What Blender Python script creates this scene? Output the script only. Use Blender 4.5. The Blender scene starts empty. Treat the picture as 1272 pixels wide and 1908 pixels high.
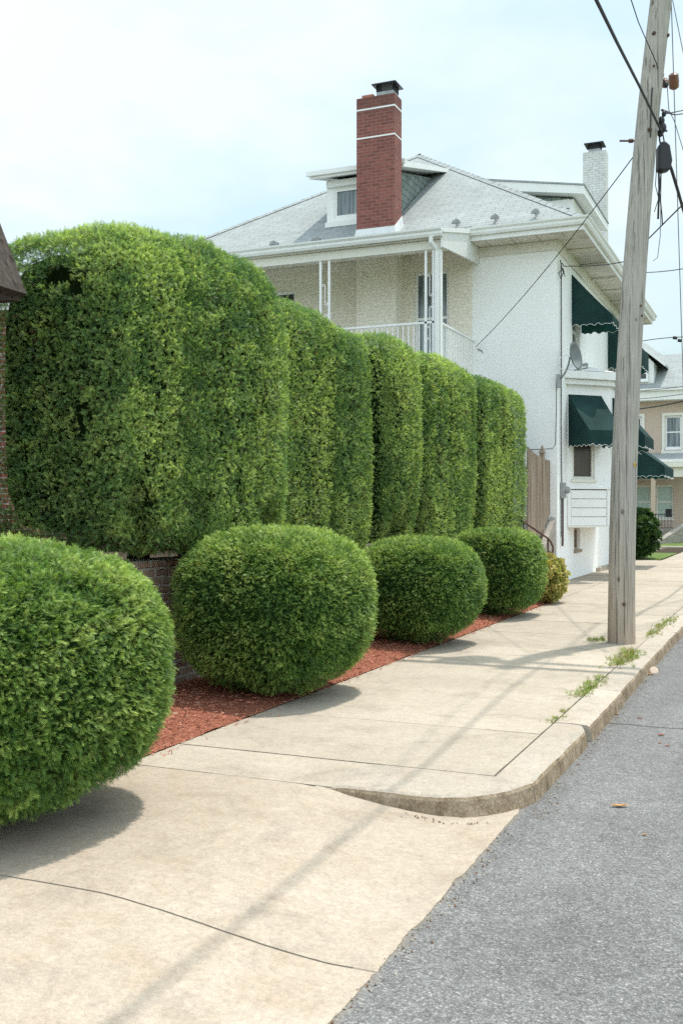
import bpy, math, random
import numpy as np
from mathutils import Vector, Matrix, noise

random.seed(7)
rng = np.random.default_rng(11)
sc = bpy.context.scene
col = sc.collection

# ------------------------------------------------------------------ camera
YAW = math.radians(23.3)
EYE = 1.55
FPX = 1930.0
FW = Vector((-math.sin(YAW), math.cos(YAW), 0))
RT = Vector((math.cos(YAW), math.sin(YAW), 0))
cam_d = bpy.data.cameras.new('camera')
cam_d.sensor_fit = 'VERTICAL'
cam_d.sensor_height = 36.0
cam_d.lens = FPX / 1908.0 * 36.0
cam_d.clip_end = 2000
cam = bpy.data.objects.new('camera', cam_d)
col.objects.link(cam)
cam.location = (0, 0, EYE)
cam.rotation_euler = (math.radians(90), 0, YAW)
sc.camera = cam


def P(u, v, D):
    """world point seen at photo pixel (u, v), D metres in front of the camera"""
    p = FW * D + RT * (D * (u - 636) / FPX)
    return Vector((p.x, p.y, EYE - D * (v - 954) / FPX))


# ------------------------------------------------------------------ light
SUN = Vector((0.15, 0.28, 1.0)).normalized()
elev = math.asin(SUN.z)
azim = math.atan2(SUN.x, SUN.y)
sl = bpy.data.lights.new('sun', 'SUN')
sl.energy = 3.9
sl.angle = math.radians(0.8)
sl.color = (1.0, 0.95, 0.885)
so = bpy.data.objects.new('sun', sl)
col.objects.link(so)
so.rotation_euler = (-SUN).to_track_quat('-Z', 'Y').to_euler()
so.location = (0, 0, 30)

w = bpy.data.worlds.new('World')
sc.world = w
w.use_nodes = True
w.cycles.sampling_method = 'NONE'
nt = w.node_tree
nt.nodes.clear()
out = nt.nodes.new('ShaderNodeOutputWorld')
bg = nt.nodes.new('ShaderNodeBackground')
sky = nt.nodes.new('ShaderNodeTexSky')
sky.sky_type = 'NISHITA'
sky.sun_disc = False
sky.sun_elevation = elev
sky.sun_rotation = azim
sky.air_density = 1.3
sky.dust_density = 4.0
sky.ozone_density = 1.0
tc = nt.nodes.new('ShaderNodeTexCoord')
mp = nt.nodes.new('ShaderNodeMapping')
mp.inputs['Scale'].default_value = (1.0, 1.0, 2.2)
nt.links.new(tc.outputs['Generated'], mp.inputs[0])
nz = nt.nodes.new('ShaderNodeTexNoise')
nz.inputs['Scale'].default_value = 2.6
nz.inputs['Detail'].default_value = 7
nz.inputs['Roughness'].default_value = 0.55
nt.links.new(mp.outputs[0], nz.inputs['Vector'])
sep = nt.nodes.new('ShaderNodeSeparateXYZ')
nt.links.new(tc.outputs['Generated'], sep.inputs[0])
rp = nt.nodes.new('ShaderNodeValToRGB')
rp.color_ramp.elements[0].position = 0.40
rp.color_ramp.elements[0].color = (0.38, 0.38, 0.38, 1)
rp.color_ramp.elements[1].position = 0.60
rp.color_ramp.elements[1].color = (0.86, 0.86, 0.86, 1)
nt.links.new(nz.outputs[0], rp.inputs[0])
mixn = nt.nodes.new('ShaderNodeMix')
mixn.data_type = 'RGBA'
nt.links.new(rp.outputs[0], mixn.inputs[0])
tint = nt.nodes.new('ShaderNodeMix')
tint.data_type = 'RGBA'
tint.blend_type = 'MULTIPLY'
tint.inputs[0].default_value = 1.0
nt.links.new(sky.outputs[0], tint.inputs[6])
tint.inputs[7].default_value = (1.18, 1.44, 1.40, 1)
nt.links.new(tint.outputs[2], mixn.inputs[6])
mixn.inputs[7].default_value = (6.75, 7.45, 7.75, 1)
# sky brightened toward the north, behind the camera, as added fill for shaded walls
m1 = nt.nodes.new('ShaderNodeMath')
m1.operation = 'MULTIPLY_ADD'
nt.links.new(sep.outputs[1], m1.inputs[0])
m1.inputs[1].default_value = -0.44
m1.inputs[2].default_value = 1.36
sclr = nt.nodes.new('ShaderNodeVectorMath')
sclr.operation = 'SCALE'
nt.links.new(mixn.outputs[2], sclr.inputs[0])
up = nt.nodes.new('ShaderNodeMapRange')
nt.links.new(sep.outputs[2], up.inputs[0])
up.inputs[1].default_value = -0.05
up.inputs[2].default_value = -0.03
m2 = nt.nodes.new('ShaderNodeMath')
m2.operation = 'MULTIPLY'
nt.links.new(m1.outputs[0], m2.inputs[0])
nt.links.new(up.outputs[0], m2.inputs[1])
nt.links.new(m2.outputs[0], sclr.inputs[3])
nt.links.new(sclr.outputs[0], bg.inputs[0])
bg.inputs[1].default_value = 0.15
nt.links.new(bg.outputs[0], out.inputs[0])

sc.render.engine = 'CYCLES'
sc.cycles.use_denoising = False
sc.cycles.use_adaptive_sampling = False
sc.view_settings.view_transform = 'Standard'
sc.view_settings.look = 'None'
sc.view_settings.exposure = 0
sc.view_settings.gamma = 1


# ------------------------------------------------------------------ materials
class Sh:
    def __init__(self, name, rough=0.8, spec=0.3):
        self.m = bpy.data.materials.new(name)
        self.m.use_nodes = True
        self.nt = self.m.node_tree
        self.b = self.nt.nodes['Principled BSDF']
        self.b.inputs['Roughness'].default_value = rough
        self.b.inputs['Specular IOR Level'].default_value = spec
        self._pos = self._uv = None

    def put(self, sock, val):
        if isinstance(val, bpy.types.NodeSocket):
            self.nt.links.new(val, sock)
        elif isinstance(val, (tuple, list)) and sock.type == 'RGBA' and len(val) == 3:
            sock.default_value = (*val, 1)
        else:
            sock.default_value = val

    def n(self, typ, ins=None, **kw):
        nd = self.nt.nodes.new('ShaderNode' + typ)
        for k, v in kw.items():
            setattr(nd, k, v)
        for k, v in (ins or {}).items():
            self.put(nd.inputs[k], v)
        return nd

    @property
    def pos(self):
        if self._pos is None:
            self._pos = self.n('NewGeometry').outputs['Position']
        return self._pos

    @property
    def uv(self):
        if self._uv is None:
            self._uv = self.n('UVMap').outputs[0]
        return self._uv

    def scale(self, vec, s):
        return self.n('VectorMath', {0: vec, 1: s}, operation='MULTIPLY').outputs[0]

    def noise(self, scale, detail=4, rough=0.55, vec=None, dist=0.0):
        return self.n('TexNoise', {'Vector': vec if vec is not None else self.pos, 'Scale': scale, 'Detail': detail,
                                   'Roughness': rough, 'Distortion': dist}).outputs[0]

    def ramp(self, fac, stops):
        nd = self.n('ValToRGB', {0: fac})
        e = nd.color_ramp.elements
        while len(e) < len(stops):
            e.new(0.5)
        for el, (p, c) in zip(e, stops):
            el.position = p
            el.color = (*c, 1) if isinstance(c, (tuple, list)) else (c, c, c, 1)
        return nd.outputs[0]

    def mix(self, f, a, b, blend='MIX'):
        nd = self.n('Mix', data_type='RGBA', blend_type=blend)
        self.put(nd.inputs[0], f)
        self.put(nd.inputs[6], a)
        self.put(nd.inputs[7], b)
        return nd.outputs[2]

    def math(self, op, a, b=0.0, c=None):
        d = {0: a, 1: b}
        if c is not None:
            d[2] = c
        return self.n('Math', d, operation=op).outputs[0]

    def attr(self, name):
        return self.n('Attribute', attribute_name=name)

    def color(self, c):
        self.put(self.b.inputs['Base Color'], c)

    def bump(self, h, strength=0.3, dist=0.01):
        self.put(self.b.inputs['Normal'], self.n('Bump', {'Height': h, 'Strength': strength, 'Distance': dist}).outputs[0])


MAT = {}


def plain(name, c, rough=0.7, spec=0.3, metal=0.0, var=0.18, scale=6.0, bump=0.0):
    s = Sh(name, rough, spec)
    f = s.noise(scale, 5)
    lo = tuple(x * (1 - var) for x in c)
    hi = tuple(min(1, x * (1 + var)) for x in c)
    s.color(s.ramp(f, [(0.3, lo), (0.7, hi)]))
    s.b.inputs['Metallic'].default_value = metal
    if bump:
        s.bump(s.noise(scale * 12, 3), bump, 0.004)
    MAT[name] = s.m
    return s.m


def concrete(name, ca, cb, cst, spk=1.0):
    s = Sh(name, 0.9, 0.2)
    big = s.noise(0.9, 5, 0.6)
    mid = s.noise(5, 6, 0.65)
    c = s.mix(s.ramp(big, [(0.35, 0.0), (0.65, 1.0)]), ca, cb)
    c = s.mix(s.math('MULTIPLY', s.ramp(mid, [(0.48, 0.0), (0.72, 1.0)]), 0.55), c, cst)
    # darker blotches, drips and worn dirt
    dk = s.ramp(s.noise(2.3, 7, 0.7, dist=0.6), [(0.52, 1.0), (0.68, 0.80)])
    c = s.mix(1.0, c, dk, 'MULTIPLY')
    fine = s.ramp(s.noise(160, 3, 0.7), [(0.3, 0.78), (0.7, 1.16)])
    c = s.mix(0.85 * spk, c, fine, 'MULTIPLY')
    c = s.mix(0.8 * spk, c, s.ramp(s.noise(42, 4, 0.75), [(0.32, 0.80), (0.68, 1.14)]), 'MULTIPLY')
    c = s.mix(0.6 * spk, c, s.ramp(s.noise(14, 5, 0.7), [(0.35, 0.86), (0.65, 1.08)]), 'MULTIPLY')
    v = s.n('TexVoronoi', {'Vector': s.pos, 'Scale': 40.0}).outputs['Distance']
    spots = s.ramp(v, [(0.06, 0.55), (0.14, 1.0)])
    c = s.mix(0.5 * spk, c, spots, 'MULTIPLY')
    vv_ = s.n('TexVoronoi', {'Vector': s.n('VectorMath', {0: s.pos, 1: s.n('TexNoise', {'Vector': s.pos, 'Scale': 3.0, 'Detail': 5.0}).outputs[1]}, operation='ADD').outputs[0], 'Scale': 0.42}, feature='DISTANCE_TO_EDGE').outputs['Distance']
    hair = s.mix(s.ramp(s.noise(0.45, 2), [(0.66, 0.0), (0.70, 1.0)]), (1, 1, 1), s.ramp(vv_, [(0.0015, 0.55), (0.004, 1.0)]))
    c = s.mix(1.0, c, hair, 'MULTIPLY')
    stain = s.ramp(s.noise(1.3, 4, 0.6, vec=s.scale(s.pos, (1, 0.6, 1))), [(0.60, 1.0), (0.72, 0.80)])
    c = s.mix(1.0, c, s.mix(1.0, stain, (1.0, 0.985, 0.96), 'MULTIPLY'), 'MULTIPLY')
    t = s.attr('tint').outputs['Fac']
    c = s.mix(1.0, c, s.n('CombineColor', {0: t, 1: t, 2: t}).outputs[0], 'MULTIPLY')
    s.color(c)
    h = s.math('ADD', s.noise(60, 5, 0.7), s.math('MULTIPLY', s.noise(9, 4), 2.0))
    s.bump(h, 0.35, 0.004)
    MAT[name] = s.m


concrete('concrete', (0.418, 0.366, 0.298), (0.474, 0.418, 0.345), (0.38, 0.32, 0.25))
concrete('apron_concrete', (0.405, 0.342, 0.275), (0.458, 0.394, 0.322), (0.37, 0.285, 0.21))
concrete('kerb_concrete', (0.42, 0.37, 0.31), (0.475, 0.425, 0.36), (0.375, 0.30, 0.225), 1.1)

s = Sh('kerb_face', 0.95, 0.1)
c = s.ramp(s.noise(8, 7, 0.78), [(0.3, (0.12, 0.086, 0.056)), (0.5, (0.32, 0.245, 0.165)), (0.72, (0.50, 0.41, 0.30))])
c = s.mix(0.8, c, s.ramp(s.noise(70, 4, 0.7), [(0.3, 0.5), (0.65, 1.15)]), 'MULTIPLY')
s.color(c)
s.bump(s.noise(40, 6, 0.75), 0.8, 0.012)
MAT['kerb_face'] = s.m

s = Sh('asphalt', 0.9, 0.25)
vor = s.n('TexVoronoi', {'Vector': s.pos, 'Scale': 105.0})
rnd = s.n('SeparateColor', {0: vor.outputs['Color']}).outputs[0]
stone = s.ramp(rnd, [(0.0, (0.156, 0.154, 0.151)), (0.40, (0.219, 0.217, 0.212)), (0.75, (0.258, 0.255, 0.247)), (0.93, (0.305, 0.30, 0.288)), (1.0, (0.40, 0.39, 0.37))])
gap = s.ramp(vor.outputs['Distance'], [(0.25, 1.0), (0.62, 0.62)])
c = s.mix(1.0, stone, gap, 'MULTIPLY')
v2 = s.n('TexVoronoi', {'Vector': s.pos, 'Scale': 38.0})
big = s.ramp(s.n('SeparateColor', {0: v2.outputs['Color']}).outputs[1], [(0.955, 0.0), (0.985, 1.0)])
big = s.math('MULTIPLY', big, s.ramp(v2.outputs['Distance'], [(0.20, 1.0), (0.34, 0.0)]))
c = s.mix(s.math('MULTIPLY', big, 0.7), c, (0.38, 0.37, 0.35))
c = s.mix(1.0, c, s.ramp(s.noise(0.8, 6, 0.65), [(0.3, 0.82), (0.7, 1.12)]), 'MULTIPLY')
c = s.mix(1.0, c, s.ramp(s.noise(9, 6, 0.75), [(0.35, 0.86), (0.65, 1.08)]), 'MULTIPLY')
c = s.mix(1.0, c, s.ramp(s.noise(1.0, 4, 0.6, vec=s.scale(s.pos, (3.0, 0.25, 1))), [(0.35, 0.90), (0.65, 1.06)]), 'MULTIPLY')
oil = s.ramp(s.noise(1.7, 3, 0.5), [(0.66, 1.0), (0.74, 0.78)])
c = s.mix(1.0, c, oil, 'MULTIPLY')
# cracks: one straight sealed joint across the lane, some ragged ones
xyz = s.n('SeparateXYZ', {0: s.pos})
wob = s.math('MULTIPLY', s.math('SUBTRACT', s.noise(3, 4), 0.5), 0.10)
yy = s.math('ADD', xyz.outputs[1], wob)
cr = s.ramp(s.math('ABSOLUTE', s.math('SUBTRACT', yy, 8.35)), [(0.014, 0.0), (0.024, 1.0)])
v3 = s.n('TexVoronoi', {'Vector': s.n('VectorMath', {0: s.pos, 1: s.n('TexNoise', {'Vector': s.pos, 'Scale': 2.0, 'Detail': 5.0}).outputs[1]}, operation='ADD').outputs[0], 'Scale': 0.55}, feature='DISTANCE_TO_EDGE').outputs['Distance']
cr2 = s.ramp(v3, [(0.003, 0.45), (0.008, 1.0)])
cr2 = s.mix(s.ramp(s.noise(0.5, 2), [(0.58, 0.0), (0.64, 1.0)]), (1, 1, 1), cr2)
c = s.mix(1.0, c, s.mix(1.0, s.mix(cr, (0.42, 0.42, 0.42), (1, 1, 1)), cr2, 'MULTIPLY'), 'MULTIPLY')
# dust and grit along the gutter
gut = s.ramp(s.math('ADD', xyz.outputs[0], s.math('MULTIPLY', s.noise(5, 5), 0.12)), [(-0.0, 0.0), (1.0, 0.0)])
edge = s.n('MapRange', {0: s.math('ADD', xyz.outputs[0], s.math('MULTIPLY', s.noise(6, 6, 0.7), 0.14)), 1: -1.36, 2: -1.27, 3: 0.7, 4: 0.0}).outputs[0]
c = s.mix(edge, c, (0.27, 0.22, 0.16))
s.color(c)
s.bump(s.math('SUBTRACT', 1.0, vor.outputs['Distance']), 0.5, 0.006)
MAT['asphalt'] = s.m

s = Sh('mulch', 0.95, 0.1)
c = s.ramp(s.noise(45, 6, 0.75), [(0.3, (0.16, 0.052, 0.032)), (0.5, (0.34, 0.125, 0.078)), (0.7, (0.47, 0.21, 0.14))])
s.color(c)
s.bump(s.noise(50, 6, 0.8), 1.0, 0.02)
MAT['mulch'] = s.m

s = Sh('mulch_chip', 0.95, 0.1)
s.color(s.mix(1.0, s.attr('col').outputs['Color'], s.ramp(s.noise(90, 3), [(0.3, 0.7), (0.7, 1.2)]), 'MULTIPLY'))
MAT['mulch_chip'] = s.m


def brick(name, c1, c2, mortar, bw=0.21, bh=0.076, ms=0.010, bump=0.5, grime=0.25, gc=(0.6, 0.6, 0.6), rough=0.85, patch=None):
    s = Sh(name, rough, 0.25)
    b = s.n('TexBrick', {'Vector': s.uv, 'Color1': (*c1, 1), 'Color2': (*c2, 1), 'Mortar': (*mortar, 1), 'Scale': 1.0, 'Mortar Size': ms,
                         'Mortar Smooth': 0.35, 'Bias': 0.0, 'Brick Width': bw, 'Row Height': bh})
    c = b.outputs['Color']
    c = s.mix(0.15 if name == 'white_brick' else 1.0, c, s.ramp(s.noise(14, 5, 0.7), [(0.3, 0.82), (0.7, 1.12)]), 'MULTIPLY')
    if patch:
        c = s.mix(s.math('MULTIPLY', s.ramp(s.noise(5, 6, 0.7), [(0.50, 0.0), (0.62, 1.0)]), 0.75), c, patch)
    g = s.ramp(s.noise(1.1, 6, 0.7, vec=s.scale(s.pos, (1, 1, 0.45))), [(0.45, 0.0), (0.75, grime)])
    c = s.mix(g, c, s.mix(1.0, c, gc, 'MULTIPLY'))
    if name == 'chimney_brick':
        z = s.n('SeparateXYZ', {0: s.pos}).outputs[2]
        soot = s.n('MapRange', {0: s.math('ADD', z, s.math('MULTIPLY', s.noise(3, 5), 1.0)), 1: 10.8, 2: 11.7, 3: 0.0, 4: 0.55}).outputs[0]
        c = s.mix(soot, c, (0.06, 0.035, 0.03))
    s.color(c)
    h = s.math('ADD', s.math('MULTIPLY', s.math('SUBTRACT', 1.0, b.outputs['Fac']), 1.0), s.math('MULTIPLY', s.noise(40, 4), 0.5))
    s.bump(h, bump, 0.008)
    MAT[name] = s.m


brick('chimney_brick', (0.20, 0.070, 0.056), (0.30, 0.105, 0.083), (0.27, 0.155, 0.135), ms=0.011, bump=0.5, grime=0.6, gc=(0.62, 0.6, 0.6))
brick('old_brick', (0.36, 0.235, 0.175), (0.52, 0.385, 0.285), (0.62, 0.59, 0.53), ms=0.013, bump=0.9, grime=0.7, gc=(0.45, 0.42, 0.38), patch=(0.40, 0.31, 0.24))
brick('red_brick', (0.24, 0.07, 0.05), (0.30, 0.10, 0.07), (0.42, 0.38, 0.33), ms=0.012)
brick('white_brick', (0.89, 0.89, 0.87), (0.875, 0.875, 0.855), (0.85, 0.85, 0.83), bump=0.03, grime=0.25, gc=(0.86, 0.85, 0.80), ms=0.007, patch=None)
brick('cream_brick', (0.86, 0.815, 0.71), (0.83, 0.785, 0.68), (0.75, 0.70, 0.60), bump=0.22, grime=0.5, gc=(0.82, 0.78, 0.68), ms=0.006)
brick('white_chimney', (0.72, 0.72, 0.70), (0.66, 0.66, 0.64), (0.52, 0.51, 0.49), bump=0.6, grime=0.7, gc=(0.72, 0.71, 0.68), ms=0.009, patch=(0.56, 0.54, 0.50))

# asphalt shingles / slates: rows along the slope, uneven tone per tab
s = Sh('shingle', 0.85, 0.25)
b = s.n('TexBrick', {'Vector': s.uv, 'Color1': (0.305, 0.33, 0.325, 1), 'Color2': (0.335, 0.36, 0.352, 1), 'Mortar': (0.245, 0.265, 0.26, 1), 'Scale': 1.0,
                     'Mortar Size': 0.012, 'Mortar Smooth': 0.6, 'Bias': 0.0, 'Brick Width': 0.42, 'Row Height': 0.15})
c = s.mix(1.0, b.outputs['Color'], s.ramp(s.noise(2.0, 6, 0.7), [(0.3, 0.84), (0.7, 1.10)]), 'MULTIPLY')
c = s.mix(1.0, c, s.ramp(s.noise(30, 4, 0.7), [(0.3, 0.85), (0.7, 1.10)]), 'MULTIPLY')
s.color(c)
s.bump(s.math('SUBTRACT', 1.0, b.outputs['Fac']), 0.6, 0.02)
MAT['shingle'] = s.m

s = Sh('slate_cheek', 0.8, 0.3)
b = s.n('TexBrick', {'Vector': s.uv, 'Color1': (0.17, 0.21, 0.19, 1), 'Color2': (0.25, 0.29, 0.265, 1), 'Mortar': (0.09, 0.10, 0.095, 1), 'Scale': 1.0,
                     'Mortar Size': 0.012, 'Brick Width': 0.25, 'Row Height': 0.17})
s.color(s.mix(1.0, b.outputs['Color'], s.ramp(s.noise(4, 5), [(0.3, 0.8), (0.7, 1.15)]), 'MULTIPLY'))
MAT['slate_cheek'] = s.m


def painted(name, c, dirt=(0.55, 0.50, 0.42), amt=0.45, rough=0.55, lines=None):
    s = Sh(name, rough, 0.35)
    f = s.ramp(s.noise(3.0, 7, 0.72, vec=s.scale(s.pos, (1, 1, 0.5))), [(0.48, 0.0), (0.78, amt)])
    cc = s.mix(f, c, dirt)
    if lines:
        ax, period, width, dark = lines
        x = s.n('SeparateXYZ', {0: s.uv if ax in 'uv' else s.pos}).outputs[{'u': 0, 'v': 1, 'x': 0, 'y': 1, 'z': 2}[ax]]
        fr = s.math('FRACT', s.math('DIVIDE', x, period))
        ln = s.ramp(fr, [(width * 0.4, dark), (width, 1.0)])
        cc = s.mix(1.0, cc, ln, 'MULTIPLY')
        s.bump(ln, 0.5, 0.006)
    s.color(cc)
    MAT[name] = s.m


painted('white_paint', (0.83, 0.83, 0.81), amt=0.25)
painted('trim_white', (0.78, 0.785, 0.76), (0.60, 0.56, 0.47), 0.4)
painted('cream_trim', (0.72, 0.70, 0.62), (0.55, 0.50, 0.40), 0.5)
painted('soffit_front', (0.66, 0.63, 0.55), (0.42, 0.36, 0.27), 0.8, lines=('y', 0.55, 0.07, 0.55))
painted('soffit_side', (0.66, 0.63, 0.55), (0.42, 0.36, 0.27), 0.8, lines=('x', 0.55, 0.07, 0.55))
painted('porch_ceiling', (0.70, 0.66, 0.54), (0.5, 0.45, 0.35), 0.4, lines=('x', 0.12, 0.10, 0.75))
painted('siding', (0.80, 0.80, 0.775), (0.6, 0.55, 0.45), 0.3)
painted('ribbed_panel', (0.78, 0.78, 0.76), (0.6, 0.56, 0.48), 0.3, lines=('y', 0.09, 0.35, 0.72))
painted('cream_house', (0.50, 0.40, 0.315), (0.40, 0.32, 0.25), 0.5, rough=0.9)
painted('pale_green', (0.42, 0.52, 0.46), (0.35, 0.42, 0.38), 0.4, lines=('z', 0.55, 0.06, 0.7))
painted('flashing', (0.70, 0.71, 0.70), (0.45, 0.44, 0.42), 0.6)


def wood(name, lo, mid, hi, st=(60, 60, 1.5), crack=0.5, bottom=None):
    s = Sh(name, 0.9, 0.15)
    g = s.noise(1.0, 6, 0.7, vec=s.scale(s.pos, st))
    c = s.ramp(g, [(0.28, lo), (0.5, mid), (0.72, hi)])
    ck = s.ramp(s.noise(1.0, 3, 0.6, vec=s.scale(s.pos, (st[0] * 0.45, st[1] * 0.45, st[2] * 0.35))), [(0.36, 1.0 - crack), (0.42, 1.0)])
    c = s.mix(1.0, c, ck, 'MULTIPLY')
    c = s.mix(1.0, c, s.ramp(s.noise(1.2, 5), [(0.3, 0.88), (0.7, 1.1)]), 'MULTIPLY')
    kn = s.n('TexVoronoi', {'Vector': s.scale(s.pos, (1, 1, 0.6)), 'Scale': 3.2}).outputs['Distance']
    c = s.mix(1.0, c, s.ramp(kn, [(0.05, 0.45), (0.085, 1.0)]), 'MULTIPLY')
    if bottom:
        z = s.n('SeparateXYZ', {0: s.pos}).outputs[2]
        f = s.n('MapRange', {0: s.math('ADD', z, s.math('MULTIPLY', s.noise(2, 4, vec=s.scale(s.pos, (6, 6, 0.6))), 1.4)), 1: 0.3, 2: 2.4, 3: 0.85, 4: 0.0}).outputs[0]
        c = s.mix(f, c, s.mix(1.0, c, bottom, 'MULTIPLY'))
    t = s.attr('tint').outputs['Fac']
    c = s.mix(1.0, c, s.n('CombineColor', {0: t, 1: t, 2: t}).outputs[0], 'MULTIPLY')
    s.color(c)
    s.bump(s.math('ADD', g, ck), 0.6, 0.008)
    MAT[name] = s.m


wood('pole_wood', (0.25, 0.228, 0.198), (0.40, 0.37, 0.325), (0.52, 0.49, 0.43), st=(75, 75, 1.6), bottom=(1.0, 0.82, 0.66))
wood('fence_wood', (0.24, 0.18, 0.13), (0.36, 0.28, 0.21), (0.46, 0.37, 0.29), st=(40, 40, 1.2))
wood('dark_wood', (0.035, 0.028, 0.024), (0.065, 0.053, 0.045), (0.12, 0.098, 0.08), st=(4, 30, 30))
wood('bark', (0.05, 0.035, 0.025), (0.10, 0.07, 0.05), (0.16, 0.12, 0.09), st=(40, 40, 6))

plain('black_metal', (0.022, 0.023, 0.026), 0.5, 0.4)
plain('cable_black', (0.03, 0.031, 0.034), 0.6, 0.3)
plain('cable_grey', (0.13, 0.135, 0.14), 0.6, 0.3)
plain('grey_metal', (0.30, 0.31, 0.31), 0.45, 0.5, 0.4)
plain('dish_grey', (0.17, 0.185, 0.18), 0.5, 0.4)
plain('iron_brown', (0.10, 0.055, 0.04), 0.7, 0.3)
plain('porcelain', (0.16, 0.07, 0.045), 0.3, 0.5)
plain('clay', (0.42, 0.17, 0.11), 0.85)
plain('tag_yellow', (0.62, 0.38, 0.07), 0.6)
plain('tag_ink', (0.10, 0.06, 0.02), 0.8)
plain('soil', (0.055, 0.042, 0.03), 0.95, 0.1)
plain('grass_ground', (0.11, 0.16, 0.045), 0.95, 0.1, var=0.35, scale=3)
plain('tan_stone', (0.30, 0.27, 0.23), 0.9, var=0.3, scale=8)
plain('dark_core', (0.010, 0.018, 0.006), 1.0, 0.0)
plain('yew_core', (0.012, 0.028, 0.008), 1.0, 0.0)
plain('curtain', (0.50, 0.52, 0.50), 0.9)
plain('dry_leaf', (0.36, 0.20, 0.08), 0.9, var=0.3, scale=40)
plain('red_leaf', (0.30, 0.10, 0.06), 0.9, var=0.3, scale=40)
plain('lid', (0.72, 0.55, 0.42), 0.6)
plain('tank_grey', (0.34, 0.35, 0.36), 0.5, 0.4)

s = Sh('canvas', 0.85, 0.2)
f = s.noise(2.2, 5, 0.6)
cc = s.ramp(f, [(0.3, (0.010, 0.034, 0.034)), (0.7, (0.024, 0.066, 0.062))])
sm = s.math('FRACT', s.math('DIVIDE', s.n('SeparateXYZ', {0: s.uv}).outputs[0], 0.38))
cc = s.mix(1.0, cc, s.ramp(sm, [(0.0, 0.6), (0.04, 1.0)]), 'MULTIPLY')
s.color(cc)
s.bump(s.noise(180, 2), 0.15, 0.002)
wv = s.n('Bump', {'Height': s.noise(4, 2), 'Strength': 0.4, 'Distance': 0.03})
tr = s.n('BsdfTranslucent', {0: (0.02, 0.09, 0.075, 1)})
mx = s.n('MixShader', {0: 0.25})
s.nt.links.new(s.b.outputs[0], mx.inputs[1])
s.nt.links.new(tr.outputs[0], mx.inputs[2])
s.nt.links.new(mx.outputs[0], s.nt.nodes['Material Output'].inputs[0])
MAT['canvas'] = s.m

s = Sh('glass', 0.06, 0.6)
f = s.noise(2.5, 3, vec=s.scale(s.pos, (3, 3, 0.5)))
s.color(s.ramp(f, [(0.35, (0.018, 0.024, 0.026)), (0.65, (0.05, 0.06, 0.06))]))
MAT['glass'] = s.m
s = Sh('glass_curtain', 0.15, 0.5)
f = s.noise(1.0, 3, vec=s.scale(s.pos, (14, 14, 0.8)))
s.color(s.ramp(f, [(0.35, (0.09, 0.12, 0.13)), (0.65, (0.30, 0.34, 0.35))]))
MAT['glass_curtain'] = s.m
s = Sh('glass_brown', 0.2, 0.4)
f = s.noise(1.0, 3, vec=s.scale(s.pos, (10, 10, 0.6)))
s.color(s.ramp(f, [(0.35, (0.028, 0.020, 0.014)), (0.65, (0.075, 0.058, 0.042))]))
MAT['glass_brown'] = s.m


def leafmat(name, trans=0.35, rough=0.55):
    s = Sh(name, rough, 0.3)
    a = s.attr('col').outputs['Color']
    c = s.mix(1.0, a, s.ramp(s.noise(30, 2), [(0.3, 0.8), (0.7, 1.2)]), 'MULTIPLY')
    s.color(c)
    tcol = s.mix(1.0, c, (1.2, 1.25, 0.6), 'MULTIPLY')
    tr = s.n('BsdfTranslucent', {0: tcol})
    mx = s.n('MixShader', {0: trans})
    s.nt.links.new(s.b.outputs[0], mx.inputs[1])
    s.nt.links.new(tr.outputs[0], mx.inputs[2])
    s.nt.links.new(mx.outputs[0], s.nt.nodes['Material Output'].inputs[0])
    MAT[name] = s.m


leafmat('arborvitae_leaf', 0.42, 0.5)
leafmat('yew_leaf', 0.25, 0.45)
leafmat('broad_leaf', 0.35, 0.5)


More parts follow.
